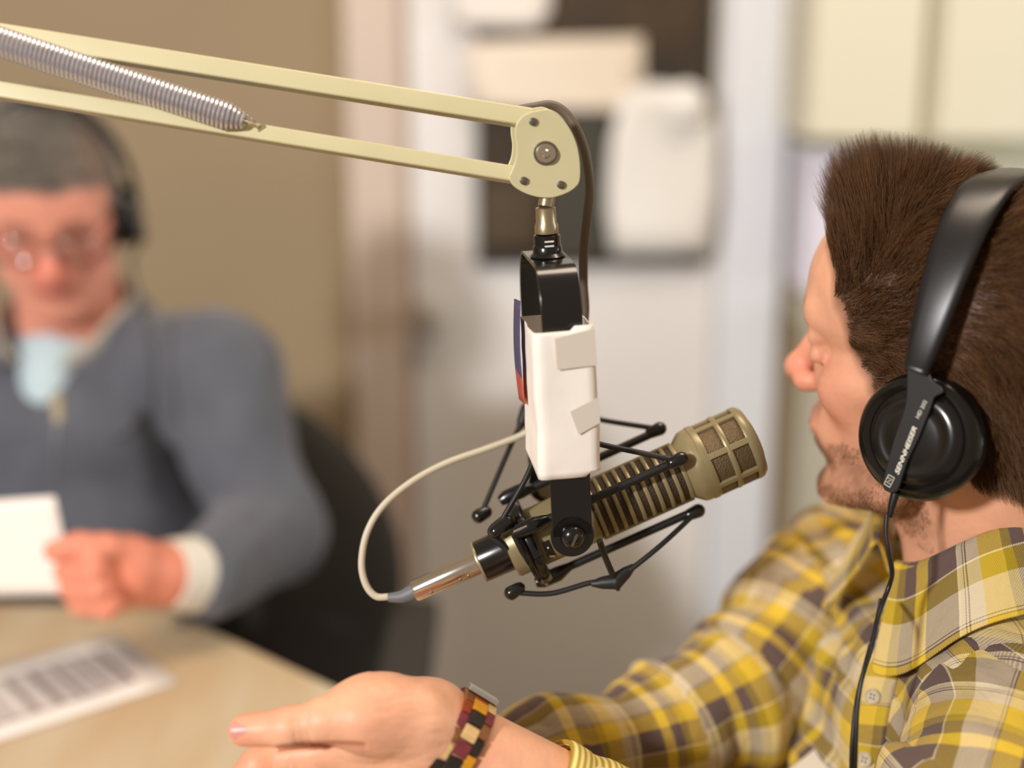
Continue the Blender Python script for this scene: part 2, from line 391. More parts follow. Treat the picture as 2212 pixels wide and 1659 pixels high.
def printed(name, c0, c1, c2, c3, label, z):
    """sheet lying on the table: four corners given, print drawn in its material"""
    m, t, b = nt(name+'_print')
    at = t.nodes.new('ShaderNodeAttribute'); at.attribute_name = 'cloth'
    sx = t.nodes.new('ShaderNodeSeparateXYZ'); t.links.new(at.outputs['Vector'], sx.inputs[0])
    def mth(op, a, b2):
        n = t.nodes.new('ShaderNodeMath'); n.operation = op
        for i, v in enumerate((a, b2)):
            if isinstance(v, (int, float)): n.inputs[i].default_value = v
            else: t.links.new(v, n.inputs[i])
        return n.outputs[0]
    u, v = sx.outputs[0], sx.outputs[1]
    ins = mth('MULTIPLY', mth('MULTIPLY', mth('GREATER_THAN', u, .06), mth('LESS_THAN', u, .90)), mth('MULTIPLY', mth('GREATER_THAN', v, .20), mth('LESS_THAN', v, .80)))
    bar = t.nodes.new('ShaderNodeTexNoise'); bar.noise_dimensions = '1D'; bar.inputs['Scale'].default_value = 24; bar.inputs['Detail'].default_value = 3
    t.links.new(u, bar.inputs['W'])
    dk = mth('GREATER_THAN', bar.outputs[0], .54)
    brd = mth('MAXIMUM', mth('GREATER_THAN', mth('ABSOLUTE', mth('SUBTRACT', v, .5), 0), .275), mth('GREATER_THAN', u, .875))
    f = mth('MULTIPLY', ins, mth('MAXIMUM', mth('MULTIPLY', dk, .75), mth('MAXIMUM', mth('MULTIPLY', brd, .9), .28)))
    mx = t.nodes.new('ShaderNodeMix'); mx.data_type = 'RGBA'; t.links.new(f, mx.inputs[0])
    mx.inputs[6].default_value = lin((238, 234, 228)); mx.inputs[7].default_value = lin((96, 78, 76))
    t.links.new(mx.outputs[2], b.inputs['Base Color']); b.inputs['Roughness'].default_value = .6
    V = []; n = 8; UV = []
    for i in range(n+1):
        for j in range(n+1):
            a, b2 = i/n, j/n
            p = (1-a)*((1-b2)*c0+b2*c1)+a*((1-b2)*c3+b2*c2); p[2] = z+.0006*math.sin(5*a+3*b2)
            V.append(p); UV.append((b2, a, 0))
    F = [(i*(n+1)+j, i*(n+1)+j+1, (i+1)*(n+1)+j+1, (i+1)*(n+1)+j) for i in range(n) for j in range(n)]
    o = mesh_obj(name, V, F, m); md = o.modifiers.new('s', 'SOLIDIFY'); md.thickness = 0.0006
    a = o.data.attributes.new('cloth', 'FLOAT_VECTOR', 'POINT'); a.data.foreach_set('vector', np.array(UV, np.float32).ravel())
    return tag(o, label, 'paper')
z_ = TZ+.0015
c1_, c2_ = PZ(248, 1368, z_), PZ(386, 1475, z_); dd = PZ(0, 1440, z_)-c1_; dd = unit(dd)*.30
printed('printed_sheet', c1_+dd, c1_, c2_, c2_+dd, 'white sheet with a dark printed grid lying on the table', z_)

# office chair of the far man
M_chair = mat('chair_fabric', (52, 48, 42), 0.85, bump=.3, bscale=400)
ch = empty('office_chair', (-.22, 1.85, 0)); tag(ch, 'black office chair behind the man in the blue-grey jacket', 'chair')
F_ = Field((-.75, 1.55, .30), (.35, 2.2, 1.2), .008)
ctr = P(455, 1290, 1.90)
cf = unit(np.array([-.10, -1, 0])); cs = np.cross(cf, (0, 0, 1.0)); R_ = np.stack([cs, cf, np.array([0, 0, 1.0])], 1)
F_.ell(ctr+np.array([.0, 0, .04]), (.27, .05, .27), R_, k=.02); F_.ell(ctr+np.array([0.02, .0, -.2]), (.30, .05, .16), R_, k=.04)
F_.cone(ctr+np.array([0, .05, -.25]), ctr+np.array([0, .0, -.55]), .035, .035, k=.02)
V, Q = F_.mesh(); sculpt_obj('backrest', V, Q, M_chair, ch)
MB().box((ctr[0], ctr[1]-.26, .46), (.52, .50, .09), bev=.035).build('seat', M_chair, ch)
for sx in (-1, 1):
    ax = ctr[0]+sx*.29
    MB().box((ax, ctr[1]-.25, .665), (.06, .26, .035), bev=.014).build('armrest', M_chair, ch)
    MB().tube([(ax, ctr[1]-.25, .655), (ax, ctr[1]-.22, .52), (ctr[0]+sx*.2, ctr[1]-.22, .43)], .014).build('arm_support', M_leg, ch)
MB().tube([(ctr[0], ctr[1]-.26, .42), (ctr[0], ctr[1]-.26, .10)], .03, 16).build('gas_column', M_leg, ch)
for k in range(5):
    an = 2*PI*k/5+.3; e = np.array([math.cos(an), math.sin(an), 0])*.30+np.array([ctr[0], ctr[1]-.26, .07])
    MB().tube([(ctr[0], ctr[1]-.26, .11), e], [.025, .016]).build('leg', M_leg, ch)
    MB().lathe([(-.02, .02), (-.02, .033), (.02, .033), (.02, .02)], e-np.array([0, 0, .035]), (-math.sin(an), math.cos(an), 0), 20).build('caster', M_leg, ch)
# ------------------------------------------------------------------ microphone frame of reference
PXM = 3000/0.975
ALP = math.radians(7.6); ELV = math.radians(22.9)
MA = np.array([math.cos(ELV)*math.cos(ALP), math.cos(ELV)*math.sin(ALP), math.sin(ELV)])
LAT = np.array([math.sin(ALP), -math.cos(ALP), 0.0])
MUP = np.cross(MA, -LAT); MUP = MUP if MUP[2] > 0 else -MUP
M0 = P(1040, 1212, 0.966)
def M(s, lat=0.0, up=0.0): return M0+MA*s+LAT*lat+MUP*up
M_fawn = mat('fawn_metal', (142, 130, 95), 0.36, metal=0.25, var=.06, vscale=40)
M_mesh = mat('mic_mesh', (108, 90, 64), 0.55, metal=0.5)
_t = M_mesh.node_tree; _b = _t.nodes['Principled BSDF']
_tc = _t.nodes.new('ShaderNodeTexCoord'); _v = _t.nodes.new('ShaderNodeTexVoronoi'); _v.inputs['Scale'].default_value = 900
_t.links.new(_tc.outputs['Object'], _v.inputs['Vector']); _bp = _t.nodes.new('ShaderNodeBump'); _bp.inputs['Strength'].default_value = .8; _bp.inputs['Distance'].default_value = .0006
_t.links.new(_v.outputs['Distance'], _bp.inputs['Height']); _t.links.new(_bp.outputs[0], _b.inputs['Normal'])
M_slot = mat('mic_slot', (60, 46, 30), 0.6, metal=0.3, bump=.6, bscale=900)
M_black = mat('black_gloss', (16, 16, 17), 0.22, coat=.3)
M_blackm = mat('black_satin', (24, 24, 25), 0.38)
M_rubber = mat('rubber_black', (30, 30, 30), 0.5)
M_chrome = mat('chrome', (225, 222, 214), 0.14, metal=1)

mic = empty('microphone', M0); tag(mic, 'fawn metal studio microphone with a windowed grille, hung in the black shock mount', 'microphone')
RB = .0208
prof = [(.020, .0195), (.022, RB), (.083, RB), (.085, .0190)]
MB().lathe([(.018, 0)]+prof+[(.152, .0190), (.155, .0215), (.160, .0255), (.163, .0262), (.168, .0262), (.169, .0238)], M0, MA, 72).build('body', M_fawn, mic)
MB().lathe([(.084, 0), (.084, .0196), (.153, .0196), (.153, 0)], M0, MA, 72).build('slot_mesh', M_slot, mic)
mb = MB()
for i in range(10):
    s_ = .0865+i*.0072
    mb.lathe([(s_-.0008, .0192), (s_-.0008, .0207), (s_, .0211), (s_+.0012, .0211), (s_+.0020, .0207), (s_+.0020, .0192), (s_-.0008, .0192)], M0, MA, 72)
for an in (math.radians(125), math.radians(-80), math.radians(180)):
    d = LAT*math.cos(an)+MUP*math.sin(an); e = np.cross(MA, d)
    mb.box(M0+MA*.119+d*.0205, (.069, .0065, .0022), np.stack([MA, e, d], 1), bev=.0006)
mb.build('body_ribs', M_fawn, mic)
# head: mesh drum with a cage of rings and bars over it
MB().lathe([(.167, 0), (.167, .0246), (.203, .0246), (.2065, .022), (.209, .015), (.2105, .006), (.2108, 0)], M0, MA, 72).build('grille_mesh', M_mesh, mic)
mb = MB()
mb.lathe([(.1665, .024), (.1665, .0268), (.1695, .0270), (.1715, .0262), (.1715, .024), (.1665, .024)], M0, MA, 72)
mb.lathe([(.1838, .024), (.1838, .0262), (.1848, .0268), (.1866, .0268), (.1876, .0262), (.1876, .024), (.1838, .024)], M0, MA, 72)
mb.lathe([(.1995, .024), (.1995, .0264), (.2008, .0268), (.2040, .0262), (.2068, .0236), (.2068, .0215), (.2050, .021), (.1995, .024)], M0, MA, 72)
for k in range(7):
    an = 2*PI*k/7+math.radians(25); d = LAT*math.cos(an)+MUP*math.sin(an); e = np.cross(MA, d)
    mb.box(M0+MA*.185+d*.0255, (.033, .0042, .0024), np.stack([MA, e, d], 1), bev=.0008)
mb.build('grille_frame', M_fawn, mic)
MB().lathe([(-.002, 0), (-.002, .0138), (0, .0146), (.019, .0150), (.021, .0165), (.0215, .0)], M0, MA, 48).build('base_cap', M_black, mic)
MB().lathe([(-.0024, .0125), (-.0024, .0146), (-.0014, .0148), (-.0008, .0146), (-.0008, .0125)], M0, MA, 48).build('base_ring', mat('brass_ring', (190, 178, 140), .35, metal=.7), mic)
# selector plate with pictogram
an = math.radians(-8)
def onbody(s, a, r=RB): return M0+MA*s+(LAT*math.cos(a)+MUP*math.sin(a))*r
mb = MB(); nV = 7
V = [onbody(s, math.radians(8-i*7.5), RB+.0004) for s in (.0435, .0490) for i in range(nV)]
mb.add(V, [(i, i+1, nV+i+1, nV+i) for i in range(nV-1)]); pl = mb.build('switch_plate', M_black, mic)
MB().ball(onbody(.0462, math.radians(-6), RB+.0006), .0007, 8).build('switch_dot', mat('print_white', (230, 228, 220), .5), pl)
for (s1, a1, s2, a2) in ((.0445, -24, .0480, -30), (.0445, -28, .0482, -33)):
    MB().tube([onbody(s1, math.radians(a1), RB+.0006), onbody(s2, math.radians(a2), RB+.0006)], .0004, 6).build('switch_mark', bpy.data.materials['print_white'], pl)

# connector and microphone cable
cn = empty('cable_connector', M(-.03)); tag(cn, 'silver plug at the tail of the microphone with grey cable boot', 'connector')
MB().lathe([(-.003, 0), (-.003, .0080), (-.050, .0076), (-.0515, .0068), (-.052, 0)], M0, MA, 40).build('shell', M_chrome, cn)
mb = MB()
for s_ in (-.012, -.018, -.040): mb.ball(M(s_, .0066, -.003), .0013, 8)
mb.build('screw', M_nickel, cn)
ca = [M(-.051, 0, 0), P(862, 1284, .965), P(832, 1292, .965)]
MB().tube(spline([M(-.050), M(-.060), P(838, 1291, .965)], 5), list(np.linspace(.0062, .0030, 11)), 14).build('boot', mat('boot_grey', (104, 108, 112), .5), cn)
M_cable = mat('cable_beige', (200, 192, 170), .5)
M_cable_shade = mat('cable_beige_shaded', (96, 84, 70), .5)  # same beige cable; shade on its upper run put into the colour
path = [P(842, 1289, .965), P(812, 1288, .965), P(790, 1262, .965), P(781, 1215, .965), P(793, 1150, .965), P(828, 1092, .967), P(890, 1040, .972), P(965, 1000, .98), P(1055, 968, .99), P(1130, 938, .995), P(1195, 895, .985), P(1235, 800, .975), P(1262, 690, .975), P(1260, 610, .965), P(1261, 540, .955), P(1268, 470, .950), P(1274, 400, .948), P(1262, 320, .946), P(1232, 256, .945), P(1196, 228, .944), P(1150, 232, .942), P(1080, 246, .938)]
k = 11
c1 = MB().tube(spline(path[:k+1], 8), .0024, 12).build('microphone_cable', M_cable)
tag(c1, 'beige microphone cable looping from the silver plug up behind the paper sleeve', 'cable')
MB().tube(spline(path[k:], 8), .0032, 12).build('upper_run', M_cable_shade, c1)

# ------------------------------------------------------------------ yoke, hung under the boom joint
PIV = M(.0, 0, .014); sP = .0
PIV = M0+MA*((1222-1040)/math.cos(math.radians(24.4))/PXM*.99)+MUP*.012
LEAN = math.radians(3.0)
SIDE = np.array([math.cos(ALP), math.sin(ALP), 0]); YU = unit(np.array([0, 0, 1.0])*math.cos(LEAN)-SIDE*math.sin(LEAN)); YS = np.cross(YU, LAT); YS = YS if YS@SIDE > 0 else -YS
def Y(lat, up, side=0.0): return PIV+LAT*lat+YU*up+YS*side
sm = empty('shock_mount', PIV); tag(sm, 'black spider shock mount holding the fawn microphone by its U-shaped yoke', 'microphone mount')
HY = .176
cen = [(.052, -.012), (.052, .03), (.051, .08), (.049, .125)]
pa = [(.049+0*t, .125+0*t) for t in ()]
arc = []
for i in range(13):
    a = PI/2*i/12; arc.append((.049-.022*(1-math.cos(a)), .140+.036*math.sin(a)))
half = [(.052, 0), (.052, .02), (.0515, .07), (.050, .11)]+arc
line = half+[(-x, z) for x, z in half[::-1]]
def strip(line, w, th):
    mb = MB(); n = len(line); V = []
    for i, (x, z) in enumerate(line):
        a = np.array(line[max(i-1, 0)]); b = np.array(line[min(i+1, n-1)]); t = (b-a)/np.linalg.norm(b-a); nn = np.array([t[1], -t[0]])
        for sd, sg in ((-1, 1), (1, 1), (1, -1), (-1, -1)):
            V.append(Y(x+nn[0]*th/2*sg, z+nn[1]*th/2*sg, sd*w/2))
    F = [(4*i+k, 4*i+(k+1) % 4, 4*i+4+(k+1) % 4, 4*i+4+k) for i in range(n-1) for k in range(4)]+[(3, 2, 1, 0), (4*n-4, 4*n-3, 4*n-2, 4*n-1)]
    return mb.add(V, F)
mb = strip(line, .0265, .0022)
for sg in (1, -1):
    pts = [(.0145*math.cos(a), .0145*math.sin(a)) for a in np.linspace(0, 2*PI, 36, endpoint=False)]
    mb.prism(pts, Y(.052*sg, 0), YS, YU, LAT, -.0011, .0011)
mb.build('yoke', M_black, sm, bev=.0005)
for sg in (1, -1):
    b_ = MB().lathe([(-.008, .0085), (.0, .0085), (.0015, .008), (.004, .0072), (.0062, .0045), (.0070, 0)], Y((.0531)*sg, 0, .0), LAT*sg, 32).build('pivot_bolt', M_chrome if sg < 0 else M_black, sm)
    MB().box(Y(.0601*sg, 0), (.0012, .009, .0016), np.stack([LAT, unit(YS*.5+YU), unit(YU*.5-YS)], 1)).build('screw_slot', M_nickel, b_)
# knob, thread and stem up to the boom joint
TOP = Y(0, HY)
MB().lathe([(0, .0105), (.002, .0118), (.004, .0098), (.008, .0096), (.009, .0088), (.0155, .0088), (.0165, .0070)], TOP, YU, 32).build('lock_collar', M_black, sm)
mb = MB()
for h in (.0095, .0125): mb.box(TOP+YU*h+LAT*.0090, (.006, .0008, .0010), np.stack([YS, LAT, YU], 1))
mb.build('collar_mark', bpy.data.materials['print_white'], sm)
def capsule(a, b, ra, rb, name):
    a, b = np.array(a), np.array(b); d = unit(b-a); pr = [a-d*ra, a-d*ra*.8, a-d*ra*.4, a, b, b+d*rb*.4, b+d*rb*.8, b+d*rb]
    return MB().tube(pr, [ra*.05, ra*.6, ra*.92, ra, rb, rb*.92, rb*.6, rb*.05], 16).build(name, M_black, sm)
# spider: black hub ring at the tail, three rods, elastic cords
RODS = [(.026, .019), (-.026, .024), (.002, -.030)]
mb = MB()
ring = [M(.036, .0275*math.cos(a), .0275*math.sin(a)-.002) for a in np.linspace(0, 2*PI, 49)]
mb.tube(ring, .0034, 10, flat=1.5); mb.build('tail_ring', M_black, sm)
mb = MB(); ring = [M(.128, .0265*math.cos(a), .0265*math.sin(a)-.002) for a in np.linspace(0, 2*PI, 49)]
for i, (l, u) in enumerate(RODS):
    MB().tube([M(.030, l, u), M(.1515, l*1.02, u*1.02)], .0030, 12).build('rod', M_blackm, sm)
    MB().tube([M(.028, l*1.03, u*1.03), M(.033, l*1.05, u*1.05), M(.045, l*1.05, u*1.05), M(.055, l*1.0, u*1.0)], [.0034, .0052, .0056, .0030], 14).build('rod_sleeve', M_black, sm)
    n_ = unit(LAT*l+MUP*u)
    tt = np.cross(MA, n_)
    MB().box(M(.0345, l*1.05, u*1.05)+n_*.0048, (.010, .0016, .0018), np.stack([MA, tt, n_], 1), bev=.0004).build('clip', M_chrome, sm)
    capsule(M(.146, l*1.05, u*1.05), M(.153, l*1.05, u*1.05), .0042, .0050, 'rod_tip')
# strap from the lower sleeve to the upper near sleeve
MB().tube(spline([M(.030, .026, .020), M(.031, .031, .002), M(.033, .022, -.018), M(.035, .006, -.031)], 6), .0042, 10, flat=.6).build('tail_strap', M_black, sm)
# knobs and cords (pixel traces at their own depths)
def cord(pts, r=.0019, parent=sm):
    return MB().tube(spline(pts, 8), r, 10).build('cord', M_rubber, parent)
A1 = P(1140, 884, 1.015); A2 = P(1330, 1256, .955); F1 = P(1040, 1110, .985); F3 = P(1108, 1280, .955)
N1 = P(1085, 1122, .945)
e1, e2, e3 = M(.150, .0275, .020), M(.152, -.027, .0255), M(.153, .002, -.0315)
AR = P(1290, 905, 1.005); AN = P(1160, 975, .935)
def apex(p, q1, q2):
    mb = MB()
    for q in (q1, q2): mb.tube([p, p+unit(q-p)*.010, p+unit(q-p)*.017], [.0056, .0042, .0019], 12)
    mb.ball(p, .0056, 10); mb.build('cord_joint', M_rubber, sm)
cord([A1, P(1100, 970, 1.0), F1]); capsule(P(1034, 1115, .984), P(1050, 1106, .986), .0052, .0046, 'rod_knob')
cord([A1, P(1215, 880, 1.01), AR, e2]); apex(A1, F1, AR)
cord([AN, P(1135, 1035, .94), N1]); cord([N1, P(1060, 1150, .945), M(.02, .018, .008)], .0024)
capsule(P(1070, 1148, .942), P(1100, 1128, .944), .0044, .0052, 'rod_knob')
cord([AN, P(1240, 950, .93), P(1320, 965, .935), e1])
cord([P(1295, 1168, .93), P(1308, 1205, .94), A2], .0022); cord([A2, P(1425, 1180, .96), e3]); cord([A2, P(1275, 1259, .955), P(1190, 1282, .955), F3]); apex(A2, e3, P(1270, 1262, .955)); 
MB().tube([A2, P(1336, 1276, .955)], [.004, .0012], 10).build('cord_joint', M_rubber, sm)
capsule(P(1104, 1281, .955), P(1122, 1270, .955), .0050, .0042, 'rod_knob')

# paper sleeve taped round the yoke arm
M_pap = mat('sleeve_paper', (244, 238, 228), .65, bump=.7, bscale=16)
pz1 = Y(.052, 0); 
def boxpaper():
    zt, zb = .139, .043
    l0, l1, hw = -.004, .0565, .0198
    pr = []
    cor = [(l0, -hw), (l1-.004, -hw), (l1-.001, -hw+.0015), (l1, -hw+.005), (l1, hw-.004), (l1-.002, hw-.001), (l1-.004, hw), (l0, hw)]
    prof = []
    for i in range(len(cor)):
        a = np.array(cor[i]); b = np.array(cor[(i+1) % len(cor)]); n = max(1, int(np.linalg.norm(b-a)/.003))
        for t in range(n): prof.append(a+(b-a)*t/n)
    prof = np.array(prof); n = len(prof); m_ = 34; V = []
    cen_ = prof.mean(0)
    for j in range(m_+1):
        tz = j/m_
        for i, (l, s_) in enumerate(prof):
            sd = 1+.03*(1-tz)*0
            nz = vnoise(np.array([[l*60+3, s_*60, tz*4+1.7]]))[0]*.0009+vnoise(np.array([[l*25, s_*90+9, tz*9]]))[0]*.0005
            d = unit(np.array([l, s_])-cen_)
            zz = zb+(zt-zb)*tz
            if j == 0: zz -= .0035*math.sin((l-l0)/(l1-l0)*PI/2)-.002+(.003 if s_ > .012 else 0)*(-1)
            if j == m_: zz += (.0030 if s_ > .004 and l > .05 else 0)+.0015*(l/l1-1)
            V.append(Y(l+d[0]*nz, zz, (s_+d[1]*nz)*(1+.04*(1-tz))))
    F = [(j*n+i, j*n+(i+1) % n, (j+1)*n+(i+1) % n, (j+1)*n+i) for j in range(m_) for i in range(n)]
    o = mesh_obj('paper_sleeve', V, F, M_pap); md = o.modifiers.new('s', 'SOLIDIFY'); md.thickness = .0007; md.offset = -1
    return o
ps = boxpaper(); tag(ps, 'white folded paper sleeve taped around the black yoke above the microphone', 'paper sleeve')
M_tape = mat('clear_tape', (214, 205, 192), .45)
def patch(name, pts, lat, m, parent):
    V = [Y(lat, u, s_) for s_, u in pts]
    o = mesh_obj(name, V, [tuple(range(len(V)))], m, parent, smooth=False); md = o.modifiers.new('s', 'SOLIDIFY'); md.thickness = .0003; return o
patch('tape', [(-.0068, .1355), (.0190, .1400), (.0196, .1160), (-.0060, .1150)], .0580, M_tape, ps)
patch('tape', [(.0010, .087), (.0200, .095), (.0202, .078), (.0060, .071)], .0582, M_tape, ps)
# printed card tucked against the far edge
m, t, b = nt('card_print'); tc = t.nodes.new('ShaderNodeTexCoord'); sx = t.nodes.new('ShaderNodeSeparateXYZ'); t.links.new(tc.outputs['Generated'], sx.inputs[0])
rp = t.nodes.new('ShaderNodeValToRGB'); rp.color_ramp.interpolation = 'CONSTANT'; rp.color_ramp.elements[0].color = lin((214, 96, 74)); rp.color_ramp.elements[1].color = lin((88, 80, 122)); rp.color_ramp.elements[1].position = .30
t.links.new(sx.outputs[2], rp.inputs[0]); nn = t.nodes.new('ShaderNodeTexNoise'); nn.inputs['Scale'].default_value = 90
mx = t.nodes.new('ShaderNodeMix'); mx.data_type = 'RGBA'; mx.blend_type = 'MULTIPLY'; mx.inputs[0].default_value = .5
t.links.new(rp.outputs[0], mx.inputs[6]); t.links.new(nn.outputs[0], mx.inputs[7]); t.links.new(mx.outputs[2], b.inputs['Base Color']); b.inputs['Roughness'].default_value = .5
def card():
    V = []; n = 10
    for i in range(n+1):
        for j in range(6):
            tz = i/n; tl = j/5
            l = -.012+.028*tl; V.append(Y(l, .148-.070*tz+.004*tl, -.0216-.002*math.sin(tz*3)))
    F = [(i*6+j, i*6+j+1, i*6+6+j+1, i*6+6+j) for i in range(n) for j in range(5)]
    o = mesh_obj('printed_card', V, F, m); md = o.modifiers.new('s', 'SOLIDIFY'); md.thickness = .0008; return o
tag(card(), 'small purple and red printed card tucked at the left edge of the paper sleeve', 'card')

# ------------------------------------------------------------------ boom arm
M_cream = mat('cream_enamel', (208, 200, 158), .35, var=.04, vscale=25)
bm_ = empty('boom_arm', P(1170, 325, .928)); tag(bm_, 'cream enamelled microphone boom arm with a rounded joint plate and steel springs', 'boom arm')
DJ = (TOP-CAM)@FW-.012
JN = unit(LAT); JX = unit(np.cross(YU, JN)); JX = JX if JX[0] > 0 else -JX; JZ = np.cross(JN, JX); JZ = JZ if JZ[2] > 0 else -JZ
JO = P(1172, 327, DJ)
out = [(1162, 236), (1185, 236), (1206, 250), (1226, 278), (1240, 312), (1246, 352), (1244, 390), (1232, 406), (1210, 417), (1180, 423), (1150, 419), (1122, 408), (1100, 392), (1092, 374), (1098, 358), (1107, 338), (1111, 312), (1109, 285), (1113, 262), (1128, 246), (1145, 239)]
o2 = []
sc_ = DJ/3000
for p in spline(out+[out[0]], 4)[:-1]: o2.append(((p[0]-1172)*sc_, -(p[1]-327)*sc_))
for lat in (.0095, -.0115):
    MB().prism(o2, JO, JX, JZ, JN, lat, lat+.0025).build('joint_plate', M_cream, bm_, bev=.0006)
MB().lathe([(.012, 0), (.012, .0068), (.0138, .0066), (.0155, .0062), (.0160, .0050), (.0156, .0030), (.0165, .0022), (.0165, 0)], JO, JN, 6+18).build('centre_bolt', M_chrome, bm_)
MB().lathe([(.0118, 0), (.0118, .0078), (.0128, .0078), (.0128, 0)], JO, JN, 32).build('washer', M_nickel, bm_)
for (px, py) in ((1148, 259), (1122, 382), (1202, 396)):
    c = JO+JX*(px-1172)*sc_-JZ*(py-327)*sc_
    MB().lathe([(-.0115, .0022), (.0118, .0022), (.0122, .0026), (.0136, .0026), (.0140, .0016), (.0141, 0)], c, JN, 20).build('rivet', M_nickel, bm_)
def bar(p, q, h, t_, name='arm_bar'):
    a = unit(q-p); u = unit(UPV-a*(UPV@a)); v = np.cross(a, u)
    return MB().box((p+q)/2, (np.linalg.norm(q-p), t_, h), np.stack([a, v, u], 1), bev=.0018).build(name, M_cream, bm_)
bar(P(1150, 258, DJ), P(-80, 62, .885), .0120, .0150)
bar(P(1120, 380, DJ), P(-80, 183, .885), .0100, .0150)
st = P(1207, 408, DJ); 
MB().tube([JO+JX*.006-JZ*.012, TOP+YU*.034], .0052, 24).build('stem', mat('stem_metal', (172, 158, 128), .3, metal=.8), bm_)
MB().lathe([(.034, .0052), (.0335, .0066), (.024, .0068), (.022, .0078), (.017, .0078), (.0165, 0)], TOP, YU, 28).build('stem_nut', bpy.data.materials['stem_metal'], bm_)
def spring(a, b, R0, wire, pitch, name):
    ax = unit(b-a); L = np.linalg.norm(b-a); u = unit(np.cross(ax, FW)); v = np.cross(ax, u); n = int(L/pitch); pts = []
    for i in range(n*14+1):
        t = i/(n*14); an = 2*PI*i/14; r = R0*(1 if t < .93 else max(.35, 1-(t-.93)/.07*.6))
        pts.append(a+ax*L*t+(u*math.cos(an)+v*math.sin(an))*r)
    mb = MB(); mb.tube(pts, wire, 6); return mb.build(name, mat('spring_steel', (224, 222, 228), .28, metal=.8) if 'spring_steel' not in bpy.data.materials else bpy.data.materials['spring_steel'], bm_)
sA, sB = P(-70, 66, .862), P(530, 264, .884)
spring(sA, sB, .0082, .00115, .0029, 'spring')
off = FW*.026+UPV*.002
spring(sA+off, sB+off, .0082, .00115, .0029, 'spring')
mb = MB()
for o_ in (0*off, off): mb.tube(spline([sB+o_-unit(sB-sA)*.002, sB+o_+unit(sB-sA)*.006, P(566, 278, .892)+o_*.6], 5), .0012, 8)
mb.tube([P(566, 278, .888), P(566, 278, .925)], .003, 12)
mb.build('spring_hook', bpy.data.materials['brass_ring'], bm_)
# ------------------------------------------------------------------ skin, hair and cloth materials
def attr_mat(name, rough=0.45, sss=0.12, bump=0.25, bscale=260, spec=.32):
    m, t, b = nt(name); a = t.nodes.new('ShaderNodeAttribute'); a.attribute_name = 'tint'
    tc = t.nodes.new('ShaderNodeTexCoord'); n = t.nodes.new('ShaderNodeTexNoise'); n.inputs['Scale'].default_value = 60; n.inputs['Detail'].default_value = 8
    t.links.new(tc.outputs['Object'], n.inputs['Vector'])
    mx = t.nodes.new('ShaderNodeMix'); mx.data_type = 'RGBA'; mx.blend_type = 'MULTIPLY'; mx.inputs[0].default_value = 1
    cr_ = t.nodes.new('ShaderNodeMapRange'); cr_.inputs[3].default_value = .84; cr_.inputs[4].default_value = 1.16
    t.links.new(n.outputs[0], cr_.inputs[0]); t.links.new(a.outputs['Color'], mx.inputs[6]); t.links.new(cr_.outputs[0], mx.inputs[7])
    t.links.new(mx.outputs[2], b.inputs['Base Color']); b.inputs['Roughness'].default_value = rough; b.inputs['Specular IOR Level'].default_value = spec
    b.inputs['Subsurface Weight'].default_value = sss; b.inputs['Subsurface Radius'].default_value = (1, .35, .2); b.inputs['Subsurface Scale'].default_value = .006
    n2 = t.nodes.new('ShaderNodeTexNoise'); n2.inputs['Scale'].default_value = bscale; n2.inputs['Detail'].default_value = 5
    t.links.new(tc.outputs['Object'], n2.inputs['Vector'])
    bp = t.nodes.new('ShaderNodeBump'); bp.inputs['Strength'].default_value = bump; bp.inputs['Distance'].default_value = .0015
    t.links.new(n2.outputs[0], bp.inputs['Height']); t.links.new(bp.outputs[0], b.inputs['Normal'])
    return m
M_skin = attr_mat('skin')
def hairmat(name, c1, c2, rough=.55):
    m, t, b = nt(name)
    hi = t.nodes.new('ShaderNodeHairInfo'); mx = t.nodes.new('ShaderNodeMix'); mx.data_type = 'RGBA'
    mx.inputs[6].default_value = lin(c1); mx.inputs[7].default_value = lin(c2); t.links.new(hi.outputs['Random'], mx.inputs[0])
    t.links.new(mx.outputs[2], b.inputs['Base Color']); b.inputs['Roughness'].default_value = rough; b.inputs['Specular IOR Level'].default_value = .28
    return m

